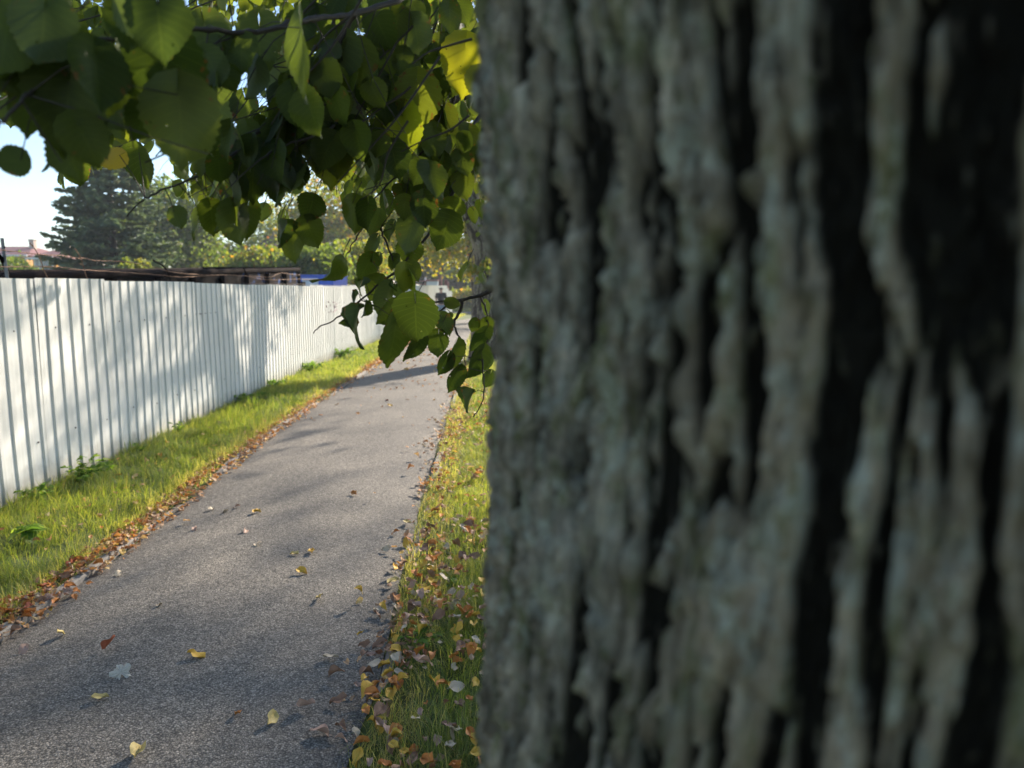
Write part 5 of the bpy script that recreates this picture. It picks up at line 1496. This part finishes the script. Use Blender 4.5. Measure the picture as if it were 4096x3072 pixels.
def person():
    loc = pt(1764, 1165, 34.0); x0 = loc.x; y0 = 34.0
    root = empty('person', (x0, y0, 0.016), 'person walking away along the path in a dark t-shirt and light blue jeans', 'person')
    skin = simple('skin', (0.36, 0.20, 0.14), 0.55, 0.1, 10, bmp=0); tee = simple('dark_tshirt', (0.035, 0.034, 0.036), 0.85, 0.2, 12, bmp=0.2)
    jean = simple('light_jeans', (0.22, 0.30, 0.40), 0.85, 0.2, 10, bmp=0.2); hair = simple('dark_hair', (0.016, 0.015, 0.014), 0.6, 0.3, 60, bmp=0.4); shoe = simple('shoe', (0.25, 0.22, 0.2), 0.7, bmp=0)
    # joints (local, walking towards +Y)
    J = [(0, 0, .96), (0, .0, 1.12), (0, .01, 1.30), (0, .0, 1.45), (0, .01, 1.53), (0, .02, 1.62), (0, .025, 1.72),
         (-.19, 0, 1.44), (-.235, -.03, 1.17), (-.225, .04, .93), (.19, 0, 1.44), (.24, .02, 1.17), (.235, .11, .94),
         (-.10, 0, .90), (-.10, .14, .50), (-.10, .06, .10), (.10, 0, .90), (.10, .02, .49), (.10, -.24, .16), (-.10, .10, .05), (-.10, .22, .035), (.10, -.24, .10), (.10, -.13, .035)]
    E_ = [(0, 1), (1, 2), (2, 3), (3, 4), (4, 5), (5, 6), (3, 7), (7, 8), (8, 9), (3, 10), (10, 11), (11, 12), (0, 13), (13, 14), (14, 15), (0, 16), (16, 17), (17, 18), (15, 19), (19, 20), (18, 21), (21, 22)]
    Rr_ = [(.15, .11), (.135, .10), (.16, .11), (.12, .09), (.055, .055), (.07, .085), (.085, .10), .055, .042, .028, .055, .042, .028, .085, .06, .04, .085, .06, .04, .045, .035, .045, .035]
    body = skin_mesh('body', J, E_, Rr_, 0, skin, root)
    # hands: palm and five fingers each
    for sx, w in ((-1, Vector((-.225, .05, .91))), (1, Vector((.235, .12, .92)))):
        hv = [tuple(w), tuple(w + Vector((0, .01, -.05))), tuple(w + Vector((0, .012, -.085)))]; he = [(0, 1), (1, 2)]; hr = [(.024, .018), (.03, .022), (.03, .018)]
        for q, (dy, l) in enumerate([(-.024, .06), (-.008, .072), (.009, .068), (.025, .055)]):
            b = w + Vector((0, .012 + dy, -.09)); n_ = len(hv)
            hv += [tuple(b), tuple(b + Vector((-sx * .006, .004, -l * .5))), tuple(b + Vector((-sx * .018, .004, -l * .95)))]; he += [(2, n_), (n_, n_ + 1), (n_ + 1, n_ + 2)]; hr += [.010, .009, .008]
        n_ = len(hv); b = w + Vector((-sx * .005, .035, -.03)); hv += [tuple(b), tuple(b + Vector((-sx * .01, .02, -.035))), tuple(b + Vector((-sx * .015, .022, -.06)))]; he += [(0, n_), (n_, n_ + 1), (n_ + 1, n_ + 2)]; hr += [.012, .010, .009]
        skin_mesh('hand', hv, he, hr, 0, skin, body, 1)
    J2 = [(0, 0, .93), (0, .0, 1.12), (0, .01, 1.32), (0, 0, 1.46), (-.19, 0, 1.455), (-.245, -.02, 1.22), (.19, 0, 1.455), (.25, .015, 1.22)]
    skin_mesh('tshirt', J2, [(0, 1), (1, 2), (2, 3), (3, 4), (4, 5), (3, 6), (6, 7)], [(.19, .135), (.165, .125), (.19, .135), (.13, .10), .085, .068, .085, .068], 0, tee, body)
    J3 = [(0, 0, .93), (-.10, 0, .86), (-.10, .14, .50), (-.10, .06, .12), (.10, 0, .86), (.10, .02, .49), (.10, -.235, .19)]
    skin_mesh('jeans', J3, [(0, 1), (1, 2), (2, 3), (0, 4), (4, 5), (5, 6)], [(.17, .125), (.105, .115), (.085, .085), (.07, .07), (.105, .115), (.085, .085), (.07, .07)], 0, jean, body)
    skin_mesh('hair', [(0, .005, 1.655), (0, .0, 1.70), (0, .02, 1.745)], [(0, 1), (1, 2)], [(.076, .075), (.098, .112), (.088, .10)], 0, hair, body)
    mb = MB()
    for s in (-1, 1): mb.tube([(s * .092, .03, 1.66), (s * .098, .02, 1.69)], .018, 6)
    e = mb.obj('ears', skin, None); e.parent = body
    mb = MB()
    mb.tube([(-.035, .118, 1.70), (-.030, .122, 1.70)], .010, 6); mb.tube([(.030, .122, 1.70), (.035, .118, 1.70)], .010, 6); mb.tube([(0, .115, 1.69), (0, .135, 1.655)], .012, 6); mb.tube([(-.025, .112, 1.615), (.025, .112, 1.615)], .006, 6)
    e = mb.obj('face', skin, None); e.parent = body
    for (x_, y_, z_, up_) in ((-.10, .08, .055, 0), (.10, -.23, .075, .5)):
        mb = MB(); c = Vector((x_, y_, z_)); rot = Matrix.Rotation(-up_, 3, 'X')
        mb.tube([c + rot @ Vector((0, -.07, 0)), c + rot @ Vector((0, -.02, .012)), c + rot @ Vector((0, .08, 0)), c + rot @ Vector((0, .17, -.008)), c + rot @ Vector((0, .2, -.01))], [.04, .052, .05, .044, .02], 10)
        e = mb.obj('shoe', shoe, None, smooth=True); e.parent = body
person()

# ------------------------------------------------------------------ thin morning haze
def haze():
    m = bpy.data.materials.new('haze_air'); m.use_nodes = True; nt = m.node_tree; nt.nodes.clear()
    out = nt.nodes.new('ShaderNodeOutputMaterial'); v = nt.nodes.new('ShaderNodeVolumePrincipled')
    v.inputs['Color'].default_value = (0.86, 0.92, 1.0, 1); v.inputs['Density'].default_value = HAZE; v.inputs['Anisotropy'].default_value = 0.35
    nt.links.new(v.outputs[0], out.inputs['Volume'])
    mb = MB(); mb.box((0, 315, 6.25), (640, 800, 14.7))
    tag(mb.obj('haze', m), kind='stuff', label='thin bright haze over the far trees and houses', cat='haze')
HAZE = 0.0010
haze()
